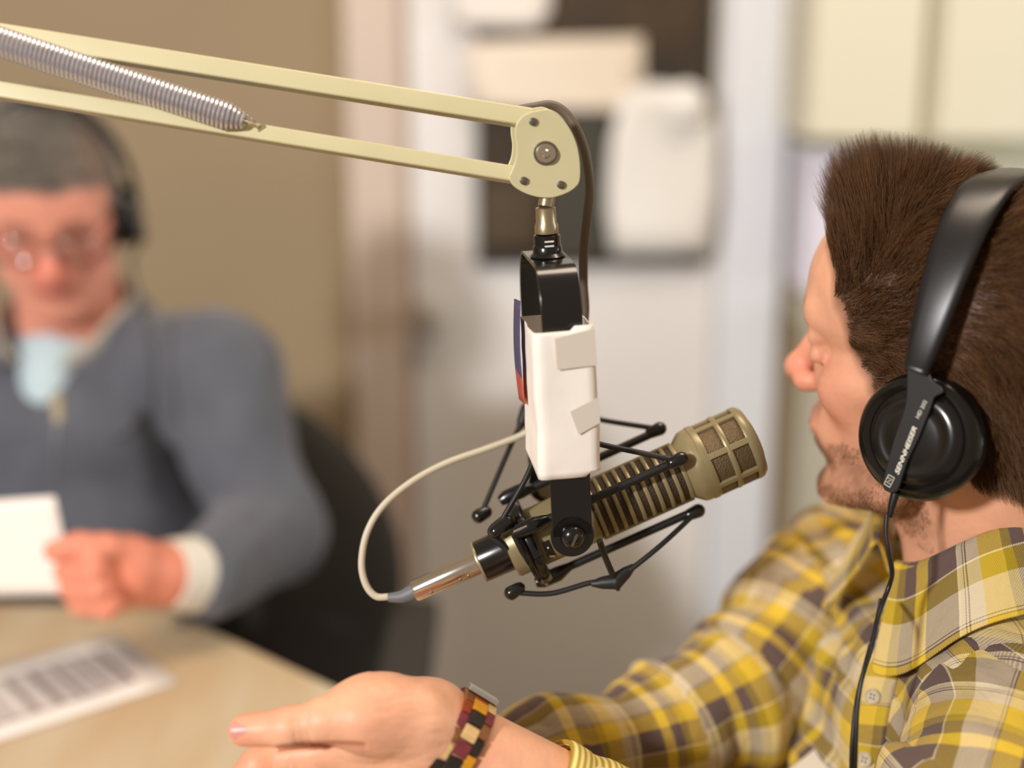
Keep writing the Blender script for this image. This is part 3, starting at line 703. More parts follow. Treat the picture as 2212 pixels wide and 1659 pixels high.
def plaid_mat():
    """woven check: warp and weft stripe colours averaged thread by thread, from the cloth coordinates (metres along / around)"""
    m, t, b = nt('plaid_flannel'); at = t.nodes.new('ShaderNodeAttribute'); at.attribute_name = 'cloth'
    sx = t.nodes.new('ShaderNodeSeparateXYZ'); t.links.new(at.outputs['Vector'], sx.inputs[0])
    nz = t.nodes.new('ShaderNodeTexNoise'); nz.inputs['Scale'].default_value = 40; nz.inputs['Detail'].default_value = 3
    t.links.new(at.outputs['Vector'], nz.inputs['Vector'])
    def mth(op, a, b2=0.0):
        n = t.nodes.new('ShaderNodeMath'); n.operation = op
        for i, v in enumerate((a, b2)):
            if isinstance(v, (int, float)): n.inputs[i].default_value = v
            else: t.links.new(v, n.inputs[i])
        return n.outputs[0]
    def ramp(src, per, stops):
        u = mth('FRACT', mth('DIVIDE', mth('ADD', src, mth('MULTIPLY', mth('SUBTRACT', nz.outputs[0], .5), .0016)), per))
        r = t.nodes.new('ShaderNodeValToRGB'); r.color_ramp.interpolation = 'CONSTANT'; el = r.color_ramp.elements
        el[0].position = 0; el[0].color = lin(stops[0][1]); el[1].position = stops[1][0]; el[1].color = lin(stops[1][1])
        for p_, c_ in stops[2:]: e = el.new(p_); e.color = lin(c_)
        t.links.new(u, r.inputs[0]); return r.outputs[0]
    TA, CR, YE, OL, WH, DK = (98, 80, 74), (216, 200, 166), (218, 184, 56), (160, 136, 32), (226, 212, 176), (92, 78, 72)
    A = ramp(sx.outputs[0], .070, [(0, TA), (.26, WH), (.275, CR), (.31, DK), (.32, CR), (.335, DK), (.345, CR), (.46, YE), (.66, OL), (.74, TA), (.86, YE), (.98, DK)])
    B = ramp(sx.outputs[1], .066, [(0, CR), (.18, DK), (.19, CR), (.21, DK), (.22, YE), (.44, TA), (.70, WH), (.715, OL), (.90, CR)])
    wv = t.nodes.new('ShaderNodeTexWave'); wv.inputs['Scale'].default_value = 420; wv.inputs['Distortion'].default_value = 1.5; wv.bands_direction = 'DIAGONAL'
    t.links.new(at.outputs['Vector'], wv.inputs['Vector'])
    mr = t.nodes.new('ShaderNodeMapRange'); mr.inputs[3].default_value = .30; mr.inputs[4].default_value = .70; t.links.new(wv.outputs[1], mr.inputs[0])
    mx = t.nodes.new('ShaderNodeMix'); mx.data_type = 'RGBA'; t.links.new(mr.outputs[0], mx.inputs[0]); t.links.new(A, mx.inputs[6]); t.links.new(B, mx.inputs[7])
    t.links.new(mx.outputs[2], b.inputs['Base Color']); b.inputs['Roughness'].default_value = .85; b.inputs['Sheen Weight'].default_value = .15; b.inputs['Specular IOR Level'].default_value = .2
    n2 = t.nodes.new('ShaderNodeTexNoise'); n2.inputs['Scale'].default_value = 55; n2.inputs['Detail'].default_value = 6; t.links.new(at.outputs['Vector'], n2.inputs['Vector'])
    bp = t.nodes.new('ShaderNodeBump'); bp.inputs['Strength'].default_value = .55; bp.inputs['Distance'].default_value = .006; t.links.new(n2.outputs[0], bp.inputs['Height'])
    bp2 = t.nodes.new('ShaderNodeBump'); bp2.inputs['Strength'].default_value = .3; bp2.inputs['Distance'].default_value = .0004
    t.links.new(wv.outputs[1], bp2.inputs['Height']); t.links.new(bp.outputs[0], bp2.inputs['Normal']); t.links.new(bp2.outputs[0], b.inputs['Normal'])
    return m
M_plaid = plaid_mat()

def head_frame(yaw, nod, roll=0.0):
    """columns forward, left, up; yaw turns the face from -X towards +Y"""
    f = np.array([-math.cos(yaw), math.sin(yaw), 0]); l = np.array([-math.sin(yaw), -math.cos(yaw), 0]); u = np.array([0, 0, 1.0])
    f2 = f*math.cos(nod)-u*math.sin(nod); u2 = u*math.cos(nod)+f*math.sin(nod)
    l3 = l*math.cos(roll)+u2*math.sin(roll); u3 = u2*math.cos(roll)-l*math.sin(roll)
    return np.stack([f2, l3, u3], 1)

def head_field(F, O, R, s, ears=True, lid=.0128):
    W = lambda x, y, z: O+s*(R@np.array([x, y, z]))
    E = lambda c, r, k=.012, op='u': F.ell(W(*c), np.array(r)*s, R, k, op)
    C = lambda a, b, ra, rb, k=.01: F.cone(W(*a), W(*b), ra*s, rb*s, k)
    E((-.008, 0, .050), (.098, .077, .086), .01)
    E((.044, 0, .062), (.069, .072, .066), .012)
    E((-.045, 0, .020), (.056, .062, .060), .02)
    E((.044, 0, -.005), (.053, .057, .062), .015)
    E((.045, 0, -.052), (.046, .042, .038), .015)
    E((.085, 0, -.082), (.014, .020, .015), .012)
    for y in (-1, 1):
        C((.004, .056*y, -.030), (.030, .051*y, -.062), .014, .013); C((.030, .051*y, -.062), (.079, .018*y, -.081), .013, .013)
        E((.064, .046*y, -.002), (.021, .018, .019), .014); C((.055, .052*y, .006), (.005, .066*y, .008), .011, .010, .012)
        C((.103, .010*y, .044), (.088, .046*y, .046), .0085, .0100, .014)
        E((.106, .031*y, .025), (.016, .018, .0115), .009, 's')
        F.ell(W(.0850, .031*y, .025), np.ones(3)*lid*s, R, .003)
        E((.084, .018*y, .004), (.018, .013, .024), .012); C((.0965, .020*y, .033), (.090, .046*y, .030), .0045, .006, .006); C((.095, .020*y, .017), (.089, .045*y, .017), .0035, .005, .006)
        E((.110, .0135*y, -.011), (.0105, .0070, .0078), .006); F.ell(W(.109, .0075*y, -.0185), np.array([.0045, .003, .004])*s, R, .003, 's')
        if ears:
            E((-.006, .075*y, .004), (.017, .0065, .031), .006); E((-.002, .080*y, .008), (.009, .006, .017), .004, 's'); E((-.002, .074*y, -.022), (.008, .006, .009), .005)
    C((.101, 0, .034), (.120, 0, -.003), .0080, .0102, .008); E((.123, 0, -.006), (.0095, .0112, .0092), .007)
    E((.078, 0, -.038), (.028, .033, .026), .012)
    C((.1035, -.004, -.0335), (.097, -.022, -.0385), .0052, .0032, .004); C((.1035, .004, -.0335), (.097, .022, -.0385), .0052, .0032, .004)
    C((.1005, -.008, -.0445), (.1005, .008, -.0445), .0058, .0058, .004)
    C((.1038, -.016, -.0388), (.1038, .016, -.0388), .0014, .0014, .002); 
    return W

# ================================================================== near man
S1 = 1.06; R1 = head_frame(math.radians(38), math.radians(-1), math.radians(0))
O1 = P(2096, 842, .966)
F = Field((.14, .80, .93), (.56, 1.20, 1.42), .0021)
W1 = head_field(F, O1, R1, S1, ears=False, lid=.0145)
NB = P(2135, 1222, 1.02)      # neck base
F.cone(W1(-.030, 0, -.015), NB+np.array([.005, 0, -.02]), .056, .064, .022)
F.cone(W1(-.055, 0, .0), NB+np.array([.05, .0, .0]), .035, .05, .03)
F.cone(W1(.030, 0, -.075), NB+np.array([-.025, -.01, -.01]), .018, .014, .03)
V, Q = F.mesh()
V2 = (V-O1)@R1/S1
def facecol(L, N=None, beard=1.0, base=(224, 166, 134), red=(214, 116, 96), stub=(130, 92, 72), scalp=(96, 68, 50), hairz=None):
    x, y, z = L.T; col = np.tile(linc(base), (len(L), 1))
    def blend(c, w_): 
        nonlocal col; w_ = np.clip(w_, 0, 1)[:, None]; col = col*(1-w_)+linc(c)*w_
    g = lambda cx, cy, cz, r: np.exp(-(((x-cx)**2+(np.abs(y)-cy)**2+(z-cz)**2)/r**2))
    blend(red, g(.115, 0, -.008, .022)*.75); blend(red, g(.07, .045, -.008, .025)*.45)
    lip = np.exp(-(((z+.0385)/.0085)**2+((np.abs(y))/.024)**4))*(x > .085); blend((188, 98, 88), lip*.9)
    nz = vnoise(L*260)*.5+vnoise(L*90)*.5
    st = 1/(1+np.exp((z+.045+.5*np.clip(x-.06, -.02, .05)-.25*np.abs(y)*0)/.006))
    st = np.maximum(st, np.exp(-((z+.024)/.008)**2)*(x > .09)*.7)
    st *= 1/(1+np.exp(-(z+.105-.35*(x-.02))/.008))/(1+np.exp(-(x-.004)/.006))
    blend(stub, st*beard*np.clip(.58+.40*nz, 0, 1)*(1-lip))
    ls = np.exp(-(((z-.021)/.0022)**2+((np.abs(y)-.034)/.011)**4))*(x > .08); blend((70, 46, 36), ls*.75)
    eb = np.exp(-(((z-.050)/.005)**2+((np.abs(y)-.030)/.018)**4))*(x > .07); blend((92, 66, 48), eb*.8)
    return col, nz
col, nz = facecol(V2)
def hairline1(L):
    """positive inside the hair"""
    x, y, z = L.T; ay = np.abs(y)
    xb = np.interp(z, [-.06, -.03, -.02, .0, .03, .05, .08, .100, .108, .116, .2], [.004, .012, .020, .036, .058, .064, .075, .092, .104, .13, .2])
    xb = xb+.004*vnoise(L*70)
    side = (xb-x)*.8
    low = np.where(x > -.012, z+.030, z+.045-.4*(x+.03)+.005*vnoise(L*90))
    return np.minimum(np.minimum(side, .2), low)
hl = hairline1(V2)
sc_w = np.clip(hl/.008+.4, 0, 1)[:, None]*.85
col = col*(1-sc_w)+linc((62, 43, 31))*sc_w
headV, headQ, headC = V, Q, col
headN = vnormals(V, Q)

# hands and forearms ------------------------------------------------
FA0, FA1 = P(958, 1600, .888), P(1330, 1822, .905)   # wrist, towards elbow
WAX = unit(FA1-FA0)
F = Field((-.30, .70, .80), (.25, .98, 1.06), .0016)
up_ = unit(np.array([0, 0, 1.0])-WAX*WAX[2]); sd_ = np.cross(WAX, up_)
F.flatcone(FA0, FA1, .0300, .0400, FW, .86, k=.01)
TH = [P(905, 1562, .872), P(800, 1548, .862), P(705, 1556, .856), P(625, 1571, .856), P(528, 1577, .860)]
F.chain(TH[1:], [.0190, .0138, .0119, .0100], k=.006)
F.cone(TH[0], TH[1], .0235, .0212, .014)
F.ell(P(822, 1528, .874), (.033, .020, .0205), None, .014)
F.ell(P(925, 1500, .888), (.016, .012, .008), None, .012)
F.cone(P(930, 1590, .89), P(760, 1640, .905), .028, .022, .014)
F.cone(P(900, 1680, .90), P(720, 1720, .93), .030, .022, .014)
F.cone(P(880, 1640, .93), P(700, 1670, .95), .024, .018, .014)
# index .. little: knuckle, middle joint, end joint, tip
fing = [((690, 1655, .898), (560, 1652, .892), (505, 1706, .888), (492, 1772, .888), .0112),
        ((690, 1690, .915), (540, 1690, .912), (478, 1750, .905), (470, 1830, .902), .0114),
        ((700, 1720, .932), (560, 1735, .932), (510, 1800, .925), (505, 1870, .92), .0108),
        ((720, 1745, .948), (610, 1775, .950), (565, 1830, .945), (560, 1885, .94), .0094)]
for a, b, c, d, r in fing:
    F.chain([P(*a), P(*b), P(*c), P(*d)], [r*1.12, r, r*.93, r*.80], k=.003)
    F.ell(P(*b), np.ones(3)*r*1.04, None, .004)
F.ell(P(655, 1622, .893), (.020, .010, .008), None, .008)
# web between thumb and index
F.cone(P(800, 1590, .882), P(700, 1620, .892), .016, .010, .012)
V, Q = F.mesh()
N = vnormals(V, Q)
# creases: wrist wrinkles, thumb joint, thenar fold
q = V-FA0; along = q@WAX
pxc = 1106+(V-CAM)@RT/((V-CAM)@FW)*FPX; pyc = 829.5-(V-CAM)@UPV/((V-CAM)@FW)*FPX
disp = np.zeros(len(V))
for cx in (636, 650, 664): disp -= .0007*np.exp(-((pxc-cx-.12*(pyc-1570))/4.5)**2)*(pyc > 1545)*(pyc < 1612)
disp -= .0016*np.exp(-((pyc-(1613-.10*(pxc-640)+.0006*(pxc-640)**2))/5)**2)*(pxc > 600)*(pxc < 790)
disp += .00035*vnoise(np.stack([pxc/26, pyc/5, np.zeros(len(V))], 1)+np.outer(pxc*.02, [0, 1, 0]))*(pxc > 800)*(pxc < 960)
V = V+N*disp[:, None]
col = np.tile(linc((232, 176, 142)), (len(V), 1))
def cb(w_, c):
    global col; w_ = np.clip(w_, 0, 1)[:, None]; col = col*(1-w_)+linc(c)*w_
cb(.55*np.exp(-(((pxc-500)/70)**2+((pyc-1640)/90)**2)), (236, 140, 112)); cb(.35*np.exp(-(((pxc-560)/80)**2+((pyc-1545)/20)**2)), (232, 138, 116))
cb(.35*np.clip(vnoise(V*45), 0, 1), (214, 136, 106))
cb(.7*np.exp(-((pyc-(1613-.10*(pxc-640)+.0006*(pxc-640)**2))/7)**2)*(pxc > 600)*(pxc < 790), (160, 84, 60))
handV, handQ, handC = V, Q, col
# far (right) wrist and hand, mostly out of frame below the near one
F = Field((-.12, .86, .70), (.12, 1.08, .95), .004)
RW = P(1130, 1672, 1.02)
F.cone(P(1260, 1670, 1.04), RW, .033, .029); F.cone(RW, P(1040, 1760, 1.01), .028, .034, .02)
b0 = P(1010, 1800, 1.01)
for i in range(4):
    kx = b0+np.array([.012*i-.02, .016*i-.02, -.004*i]); F.chain([kx, kx+np.array([-.035, 0, -.015]), kx+np.array([-.05, 0, -.045]), kx+np.array([-.042, 0, -.068])], [.0115, .0105, .0095, .008], .004)
F.chain([P(1080, 1740, .99), P(1010, 1790, .975), P(960, 1830, .97)], [.015, .0125, .010], .006)
V, Q = F.mesh(); rhV, rhQ, rhC = V, Q, np.tile(linc((228, 172, 140)), (len(V), 1))
# torso core under the shirt links head and arms
SL = P(2195, 1565, .93); SR = P(1850, 1225, 1.20)
F = Field((-.12, .74, .45), (.62, 1.30, 1.10), .008)
F.cone(SL+np.array([0, 0, -.03]), SR+np.array([0, 0, -.035]), .035, .035, .03); F.cone(NB+np.array([0,0,-.02]), (SL+SR)/2+np.array([.03,0,-.06]), .05, .05, .04); F.cone((SL+SR)/2+np.array([0, 0, -.03]), (SL+SR)/2+np.array([.03, 0, -.42]), .055, .06, .04)
F.cone(SR, P(1600, 1490, 1.13), .04, .035); F.cone(P(1600, 1490, 1.13), P(1260, 1670, 1.04), .035, .028)
EL = P(1900, 1960, .90)
F.cone(SL, EL, .04, .038); F.cone(EL, FA1, .038, .034)
V, Q = F.mesh(); tcV, tcQ, tcC = V, Q, np.tile(linc((228, 172, 140)), (len(V), 1))
def joinVQ(parts):
    n = 0; Vs = []; Qs = []; Cs = []
    for v, q, c in parts: Vs.append(v); Qs.append(q+n); Cs.append(c); n += len(v)
    return np.concatenate(Vs), np.concatenate(Qs), np.concatenate(Cs)
V, Q, C = joinVQ([(headV, headQ, headC), (handV, handQ, handC), (rhV, rhQ, rhC), (tcV, tcQ, tcC)])
man = empty('person', ((SL+SR)/2)*np.array([1, 1, 0])+np.array([0, 0, .4])); tag(man, 'person in a yellow plaid shirt with one palm held open below the microphone', 'person')
body = sculpt_obj('body', V, Q, M_skin, man, C)

# thumb nail
def nail(c, nx, ny, nzv, w_, l_, parent):
    nx, ny, nzv = unit(nx), unit(ny), unit(nzv); V = []; n = 10
    for i in range(n+1):
        for j in range(n+1):
            a = (i/n*2-1); b2 = (j/n*2-1); sx_ = a*math.sqrt(max(0, 1-b2*b2/2)); sy_ = b2*math.sqrt(max(0, 1-a*a/2))
            V.append(c+nx*sx_*l_+ny*sy_*w_-nzv*(sy_*sy_*w_*.55+.0004*sx_*sx_))
    F_ = [(i*(n+1)+j, i*(n+1)+j+1, (i+1)*(n+1)+j+1, (i+1)*(n+1)+j) for i in range(n) for j in range(n)]
    o = mesh_obj('thumb_nail', V, F_, mat('nail', (216, 148, 138), .36), parent); md = o.modifiers.new('s', 'SOLIDIFY'); md.thickness = .0006; md.offset = 1
tax = unit(TH[4]-TH[3]); tn = unit(-FW*.9+UPV*.22-RT*.25); tn = unit(tn-tax*(tn@tax)); tw = np.cross(tax, tn)
nail(TH[4]-tax*.002+tn*.0098, tax, tw, tn, .0064, .0085, man)
# eyes
M_eye = mat('eye_white', (225, 215, 205), .15); M_iris = mat('iris', (70, 60, 45), .1)
def eyes(W, R, s, parent, look=(1, 0, -.1), er=.0127):
    for y in (-1, 1):
        c = W(.0858, .031*y, .0255); d = unit(R@np.array(look))
        e = MB().ball(c, er*s, 16).build('eye', M_eye, parent)
        MB().lathe([(.0118*s, .0055*s), (.0127*s, .0045*s), (.0132*s, .002*s), (.0133*s, 0)], c, d, 20).build('iris', M_iris, e)
eyes(W1, R1, S1, man, (1, 0, -.3), .0121)

# hair --------------------------------------------------------------
M_hair = hairmat('brown_hair', (34, 21, 13), (130, 92, 58))
def grow(V, Q, N, L, mask, n, lenf, dirf, K=5, seed=1, jit=.35):
    r = np.random.default_rng(seed)
    cw = mask[Q].min(1) > 0; q = Q[cw]; A = np.linalg.norm(np.cross(V[q[:, 2]]-V[q[:, 0]], V[q[:, 3]]-V[q[:, 1]]), axis=1); A /= A.sum()
    f = q[r.choice(len(q), n, p=A)]; u = r.random((n, 1)); v = r.random((n, 1))
    bl = lambda X: (1-u)*(1-v)*X[f[:, 0]]+u*(1-v)*X[f[:, 1]]+u*v*X[f[:, 2]]+(1-u)*v*X[f[:, 3]]
    p, nn, l = bl(V), bl(N), bl(L); nn /= np.linalg.norm(nn, axis=1)[:, None]
    ln, (d0, d1) = lenf(l, r), dirf(l, nn, r)
    clump = np.stack([vnoise(l*140+k*7) for k in range(3)], 1)*jit
    pts = [p-nn*.001]
    for k in range(1, K):
        t = k/(K-1); d = d0*(1-t)+d1*t+clump+r.normal(0, .10, (n, 3)); d /= np.linalg.norm(d, axis=1)[:, None]
        pts.append(pts[-1]+d*(ln/(K-1))[:, None])
    return p, np.stack(pts, 1)
L1 = (headV-O1)@R1/S1
def len1(l, r):
    x, y, z = l.T
    top = np.clip((z-.075)/.04, 0, 1); fr = np.clip((x-.030)/.045, 0, 1)**1.2
    inside = np.clip(hairline1(l)/.012, 0, 1)
    bandz = 1-.6*np.exp(-((x+.004)/.020)**4)*(z > .02)
    return bandz*(.0170+.009*top+.018*top*fr+.006*np.clip(-x/.08, 0, 1))*r.uniform(.65, 1.12, len(x))*(.6+.4*inside)
def dir1(l, nn, r):
    x, y, z = l.T; top = np.clip((z-.070)/.045, 0, 1)[:, None]; fr = (np.clip((x-.025)/.045, 0, 1)*np.clip((z-.050)/.055, 0, 1))[:, None]
    back = -R1[:, 0]; up = R1[:, 2]
    side = back*.95+up*np.clip((x-.0)/.04, -.15, .5)[:, None]
    wl = np.clip((.05-z)/.07, 0, 1)[:, None]; side = side*(1-wl)+(back*.7-up*.45)*wl
    wb = np.clip((-.02-x)/.05, 0, 1)[:, None]; side = side*(1-wb)+(back*.3-up*.9)*wb
    d0 = nn*.95+side*(1-top)+top*(back*.45+up*.5)+fr*(up*1.4-back*1.0)
    d1 = nn*.55+side*(1-top)+top*(back*.95+up*.15)+fr*(up*1.5-back*1.55)
    return d0, d1
p, c = grow(headV, headQ, headN, L1, hairline1(L1)+.004*vnoise(L1*120), 125000, len1, dir1, K=6, seed=4, jit=.42)
strands('hair', p, c, .00012, M_hair, man)
M_beard = hairmat('beard_hair', (70, 46, 30), (150, 104, 70))
def bm1(L):
    x, y, z = L.T; a = -.040-z-.15*np.clip(x-.06, -.05, .05); return np.minimum(np.minimum(a, z+.104-.3*(x-.02)), x-.006)
p, c = grow(headV, headQ, headN, L1, bm1(L1)+.008*vnoise(L1*200), 26000, lambda l, r: .0032*r.uniform(.6, 1.3, len(l)), lambda l, nn, r: (nn*.6-R1[:, 2]*.6, nn*.3-R1[:, 2]*.8), K=3, seed=9)
strands('beard', p, c, .00009, M_beard, man)

# shirt --------------------------------------------------------------
def folds(V, N, uv, amp, seed, s1=1.0):
    a = vnoise(np.stack([uv[:, 0]*22*s1, uv[:, 1]*9*s1, V[:, 2]*4+seed], 1)); b_ = vnoise(np.stack([uv[:, 0]*55*s1+seed, uv[:, 1]*26*s1, V[:, 1]*8], 1))
    rid = np.abs(a)*2.4-.5
    return V+N*((rid*.55+b_*.35)*amp)[:, None]
shirt = None
MID = (SL+SR)/2; LAX = unit((SL-SR)*np.array([1, 1, 0])); BF = np.cross(LAX, np.array([0, 0, 1.0])); BF = BF if BF[0] < 0 else -BF
RB_ = np.stack([BF, LAX, np.array([0, 0, 1.0])], 1)
F = Field((.02, .72, .45), (.62, 1.34, 1.12), .0042)
F.ell(MID+np.array([.01, 0, -.21]), (.118, .185, .225), RB_, .03); F.ell(MID+BF*.02+np.array([0, 0, -.33]), (.135, .17, .22), RB_, .05)
F.cone(NB+np.array([.02, 0, -.062]), SL+np.array([.0, .02, .0]), .046, .064, .03); F.cone(NB+np.array([.02, 0, -.062]), SR+np.array([.0, -.02, 0]), .046, .060, .03)
F.ell(MID+np.array([.05, 0, -.07]), (.10, .15, .09), RB_, .04)
F.ell(NB+BF*.025+np.array([0, 0, -.105]), (.085, .105, .075), RB_, .025)
# neck opening
F.cone(NB+np.array([0, 0, -.03])+BF*.005, NB+np.array([0, 0, .16]), .060, .075, .006, 's')
V, Q = F.mesh()
rel = V-MID; th = np.arctan2(rel@LAX, rel@BF); uvw = np.stack([rel@LAX+.7*(rel@BF), rel[:, 2]-.8*(rel@BF), np.zeros(len(V))], 1)
N = vnormals(V, Q); V = folds(V, N, np.stack([uvw[:, 0]*.8+uvw[:, 1]*.8, uvw[:, 1]-uvw[:, 0]], 1), .011, 2.0)
shirt = sculpt_obj('shirt', V, Q, M_plaid, man, None, uvw)
from mathutils.bvhtree import BVHTree
shirt_bvh = BVHTree.FromPolygons([tuple(v) for v in V], [tuple(int(i) for i in q) for q in Q])
def on_shirt(px, py, lift):
    d = Vector(P(px, py, 1)-CAM).normalized(); h = shirt_bvh.ray_cast(Vector(CAM), d)
    if h[0] is None: return P(px, py, .95)
    n = h[1] if h[1].dot(d) < 0 else -h[1]
    return np.array(h[0]+n*lift)
def sleeve(pts, rs, name, seed, amp, h=.0038, back=(0, 1, 0), scale=1.0, parent=None, cut=None):
    pts = [np.array(p) for p in pts]; A = np.array(pts); m_ = max(rs)+.02
    F = Field(A.min(0)-m_, A.max(0)+m_, h)
    for i in range(len(pts)-1): F.cone(pts[i], pts[i+1], rs[i], rs[i+1], .02)
    if cut is not None: F.cone(cut[0], cut[1], cut[2], cut[2], .003, 's')
    V, Q = F.mesh(); N = vnormals(V, Q)
    best = np.full(len(V), 9.); al = np.zeros(len(V)); an = np.zeros(len(V)); acc = 0
    for i in range(len(pts)-1):
        ab = pts[i+1]-pts[i]; Ln = np.linalg.norm(ab); t = (V-pts[i])@ab/Ln**2; tc_ = np.clip(t, 0, 1); q = V-pts[i]-tc_[:, None]*ab; d = np.linalg.norm(q, axis=1)
        ax = ab/Ln; b0 = unit(np.array(back)-ax*(np.array(back)@ax)); b1 = np.cross(ax, b0); aa = np.arctan2(q@b1, -(q@b0))
        tt = np.clip(t, -2 if i == 0 else 0, 1.25 if i == len(pts)-2 else 1)
        pl = q@b1/np.mean(rs); wt = np.clip(.5-t*Ln/.06, 0, 1) if i == 0 else 0*t; aa = aa*(1-wt)+pl*wt
        m2 = d < best; best = np.where(m2, d, best); al = np.where(m2, acc+tt*Ln, al); an = np.where(m2, aa, an); acc += Ln
    uvw = np.stack([al*scale, an*np.mean(rs)*scale, np.zeros(len(V))], 1)
    V = folds(V, N, uvw, amp, seed)
    return sculpt_obj(name, V, Q, M_plaid, parent, None, uvw)
sleeve([SR+np.array([0, 0, -.005]), P(1720, 1350, 1.17), P(1610, 1500, 1.13), P(1440, 1585, 1.09), P(1225, 1640, 1.04), P(1160, 1655, 1.03)], [.064, .056, .054, .047, .042, .040], 'sleeve', 5., .011, parent=shirt, cut=(P(1170, 1652, 1.03), P(1000, 1720, 1.0), .034))
sleeve([SL+np.array([0, .005, -.005]), P(2130, 1760, .89), EL, P(1560, 1900, .895)], [.070, .060, .058, .050], 'sleeve', 8., .017, parent=shirt)
FE = P(1560, 1900, .895)
cb_ = P(1240, 1768, .900)
sleeve([FE, P(1400, 1842, .90), cb_], [.050, .046, .0435], 'sleeve', 3., .005, parent=shirt, cut=(cb_+WAX*.0, cb_-WAX*.08, .0385))
# turned cuff: stitched bands round the forearm
def ringband(c, ax, r0, r1, w_, th_, name, m, parent, nn=72, wob=.0012):
    ax = unit(ax); u = unit(UPV-ax*(UPV@ax)); v = np.cross(ax, u); pr = [(0, r0-th_), (0, r0), (w_*.08, r0+.0012), (w_*.3, r0+.001), (w_*.36, r0-.0004), (w_*.62, r0+.001+(r1-r0)*.5), (w_, r1), (w_, r1-th_)]
    V = []; UV = []
    for i in range(nn+1):
        a = 2*PI*i/nn
        for t, r in pr:
            rr = r+wob*math.sin(3*a+1)+wob*.5*math.sin(7*a); V.append(c+ax*(t+.0015*math.sin(2*a))+(u*math.cos(a)+v*math.sin(a))*rr); UV.append((t, a*r0, 0))
    k = len(pr); F_ = [(i*k+j, i*k+(j+1) % k, (i+1)*k+(j+1) % k, (i+1)*k+j) for i in range(nn) for j in range(k)]
    o = mesh_obj(name, V, F_, m, parent); a = o.data.attributes.new('cloth', 'FLOAT_VECTOR', 'POINT'); a.data.foreach_set('vector', np.array(UV, np.float32).ravel()); return o
M_cuff = mat('cuff_stripe', (226, 198, 70), .85, bump=.3, bscale=300)
_t = M_cuff.node_tree; _b = _t.nodes['Principled BSDF']; _a = _t.nodes.new('ShaderNodeAttribute'); _a.attribute_name = 'cloth'
_w = _t.nodes.new('ShaderNodeTexWave'); _w.inputs['Scale'].default_value = 70; _w.bands_direction = 'X'; _t.links.new(_a.outputs['Vector'], _w.inputs['Vector'])
_r = _t.nodes.new('ShaderNodeValToRGB'); _r.color_ramp.elements[0].color = lin((168, 138, 40)); _r.color_ramp.elements[1].color = lin((246, 230, 150)); _t.links.new(_w.outputs[1], _r.inputs[0]); _t.links.new(_r.outputs[0], _b.inputs['Base Color'])
CUC = FA0+WAX*((P(1172, 1700, .895)-FA0)@WAX)
ringband(CUC, WAX, .0405, .0455, .050, .003, 'cuff', M_cuff, shirt)

# collar -------------------------------------------------------------
def collar(c, up, fwd, r, parent, m=None, gap=math.radians(13), hs0=.034, hf0=.044, fl=(.032, .016), name='collar'):
    up = unit(up); fwd = unit(fwd-up*(fwd@up)); lt = np.cross(up, fwd)
    nA = 96; m = m or M_plaid; V = []; UV = []
    prof_n = 16
    for i in range(nA+1):
        a = gap+(2*PI-2*gap)*i/nA            # angle from the front opening, round the back
        fr = min(a-gap, 2*PI-gap-a)          # distance to a front end
        f = math.exp(-(fr/.55)**2)
        rad = np.array(fwd)*math.cos(a)+lt*math.sin(a)
        ell = r*(1+.10*math.cos(a)**2)
        hs = hs0-.010*f                     # stand height
        hf = hf0+.012*f                     # fall length
        drop = -.012*math.cos(a)*0-.020*f
        for j in range(prof_n+1):
            t = j/prof_n
            if t < .4: q = t/.4; out = .0; h = hs*q; rr = ell+.002*q
            elif t < .52: q = (t-.4)/.12; an = PI*q; rr = ell+.002+.0045*(1-math.cos(an)); h = hs+.0045*math.sin(an)
            else: q = (t-.52)/.48; rr = ell+.011+(fl[0]+fl[1]*f)*q**1.2; h = hs-hf*q
            tw_ = .16*f*max(0, (t-.52)/.48)*(1 if a < PI else -1)*-1
            rd = np.array(fwd)*math.cos(a-tw_)+lt*math.sin(a-tw_)
            V.append(c+rd*rr+up*(h+drop)+up*.0018*math.sin(5*a+2*t)); UV.append((a*r*1.1+.02, (h if t < .46 else 2*hs-h)+.005, 0))
    k = prof_n+1; F_ = [(i*k+j, i*k+j+1, (i+1)*k+j+1, (i+1)*k+j) for i in range(nA) for j in range(k-1)]
    o = mesh_obj(name, V, F_, m, parent); a = o.data.attributes.new('cloth', 'FLOAT_VECTOR', 'POINT'); a.data.foreach_set('vector', np.array(UV, np.float32).ravel())
    md = o.modifiers.new('s', 'SOLIDIFY'); md.thickness = .0022; sb = o.modifiers.new('sb', 'SUBSURF'); sb.levels = 1; sb.render_levels = 1
    return o
CFWD = unit(BF-LAX*.02)
collar(NB+np.array([.0, 0, .030]), np.array([0, 0, 1])+BF*.28, CFWD, .070, shirt)
M_button = mat('button_horn', (196, 184, 160), .25, coat=.4)
def button(c, n_, parent, r=.0056):
    b0 = MB().lathe([(0, r*.9), (.001, r), (.002, r), (.0026, r*.86), (.0018, r*.7), (.0016, 0)], c, n_, 28).build('button', M_button, parent)
    n_ = unit(n_); u = unit(np.cross(n_, (0, 0, 1.0))); v = np.cross(n_, u); mb = MB()
    for a, b2 in ((1, 1), (1, -1), (-1, 1), (-1, -1)): mb.ball(c+n_*.0017+(u*a+v*b2)*r*.24, r*.14, 6)
    mb.build('button_hole', mat('button_dark', (70, 58, 48), .6), b0)

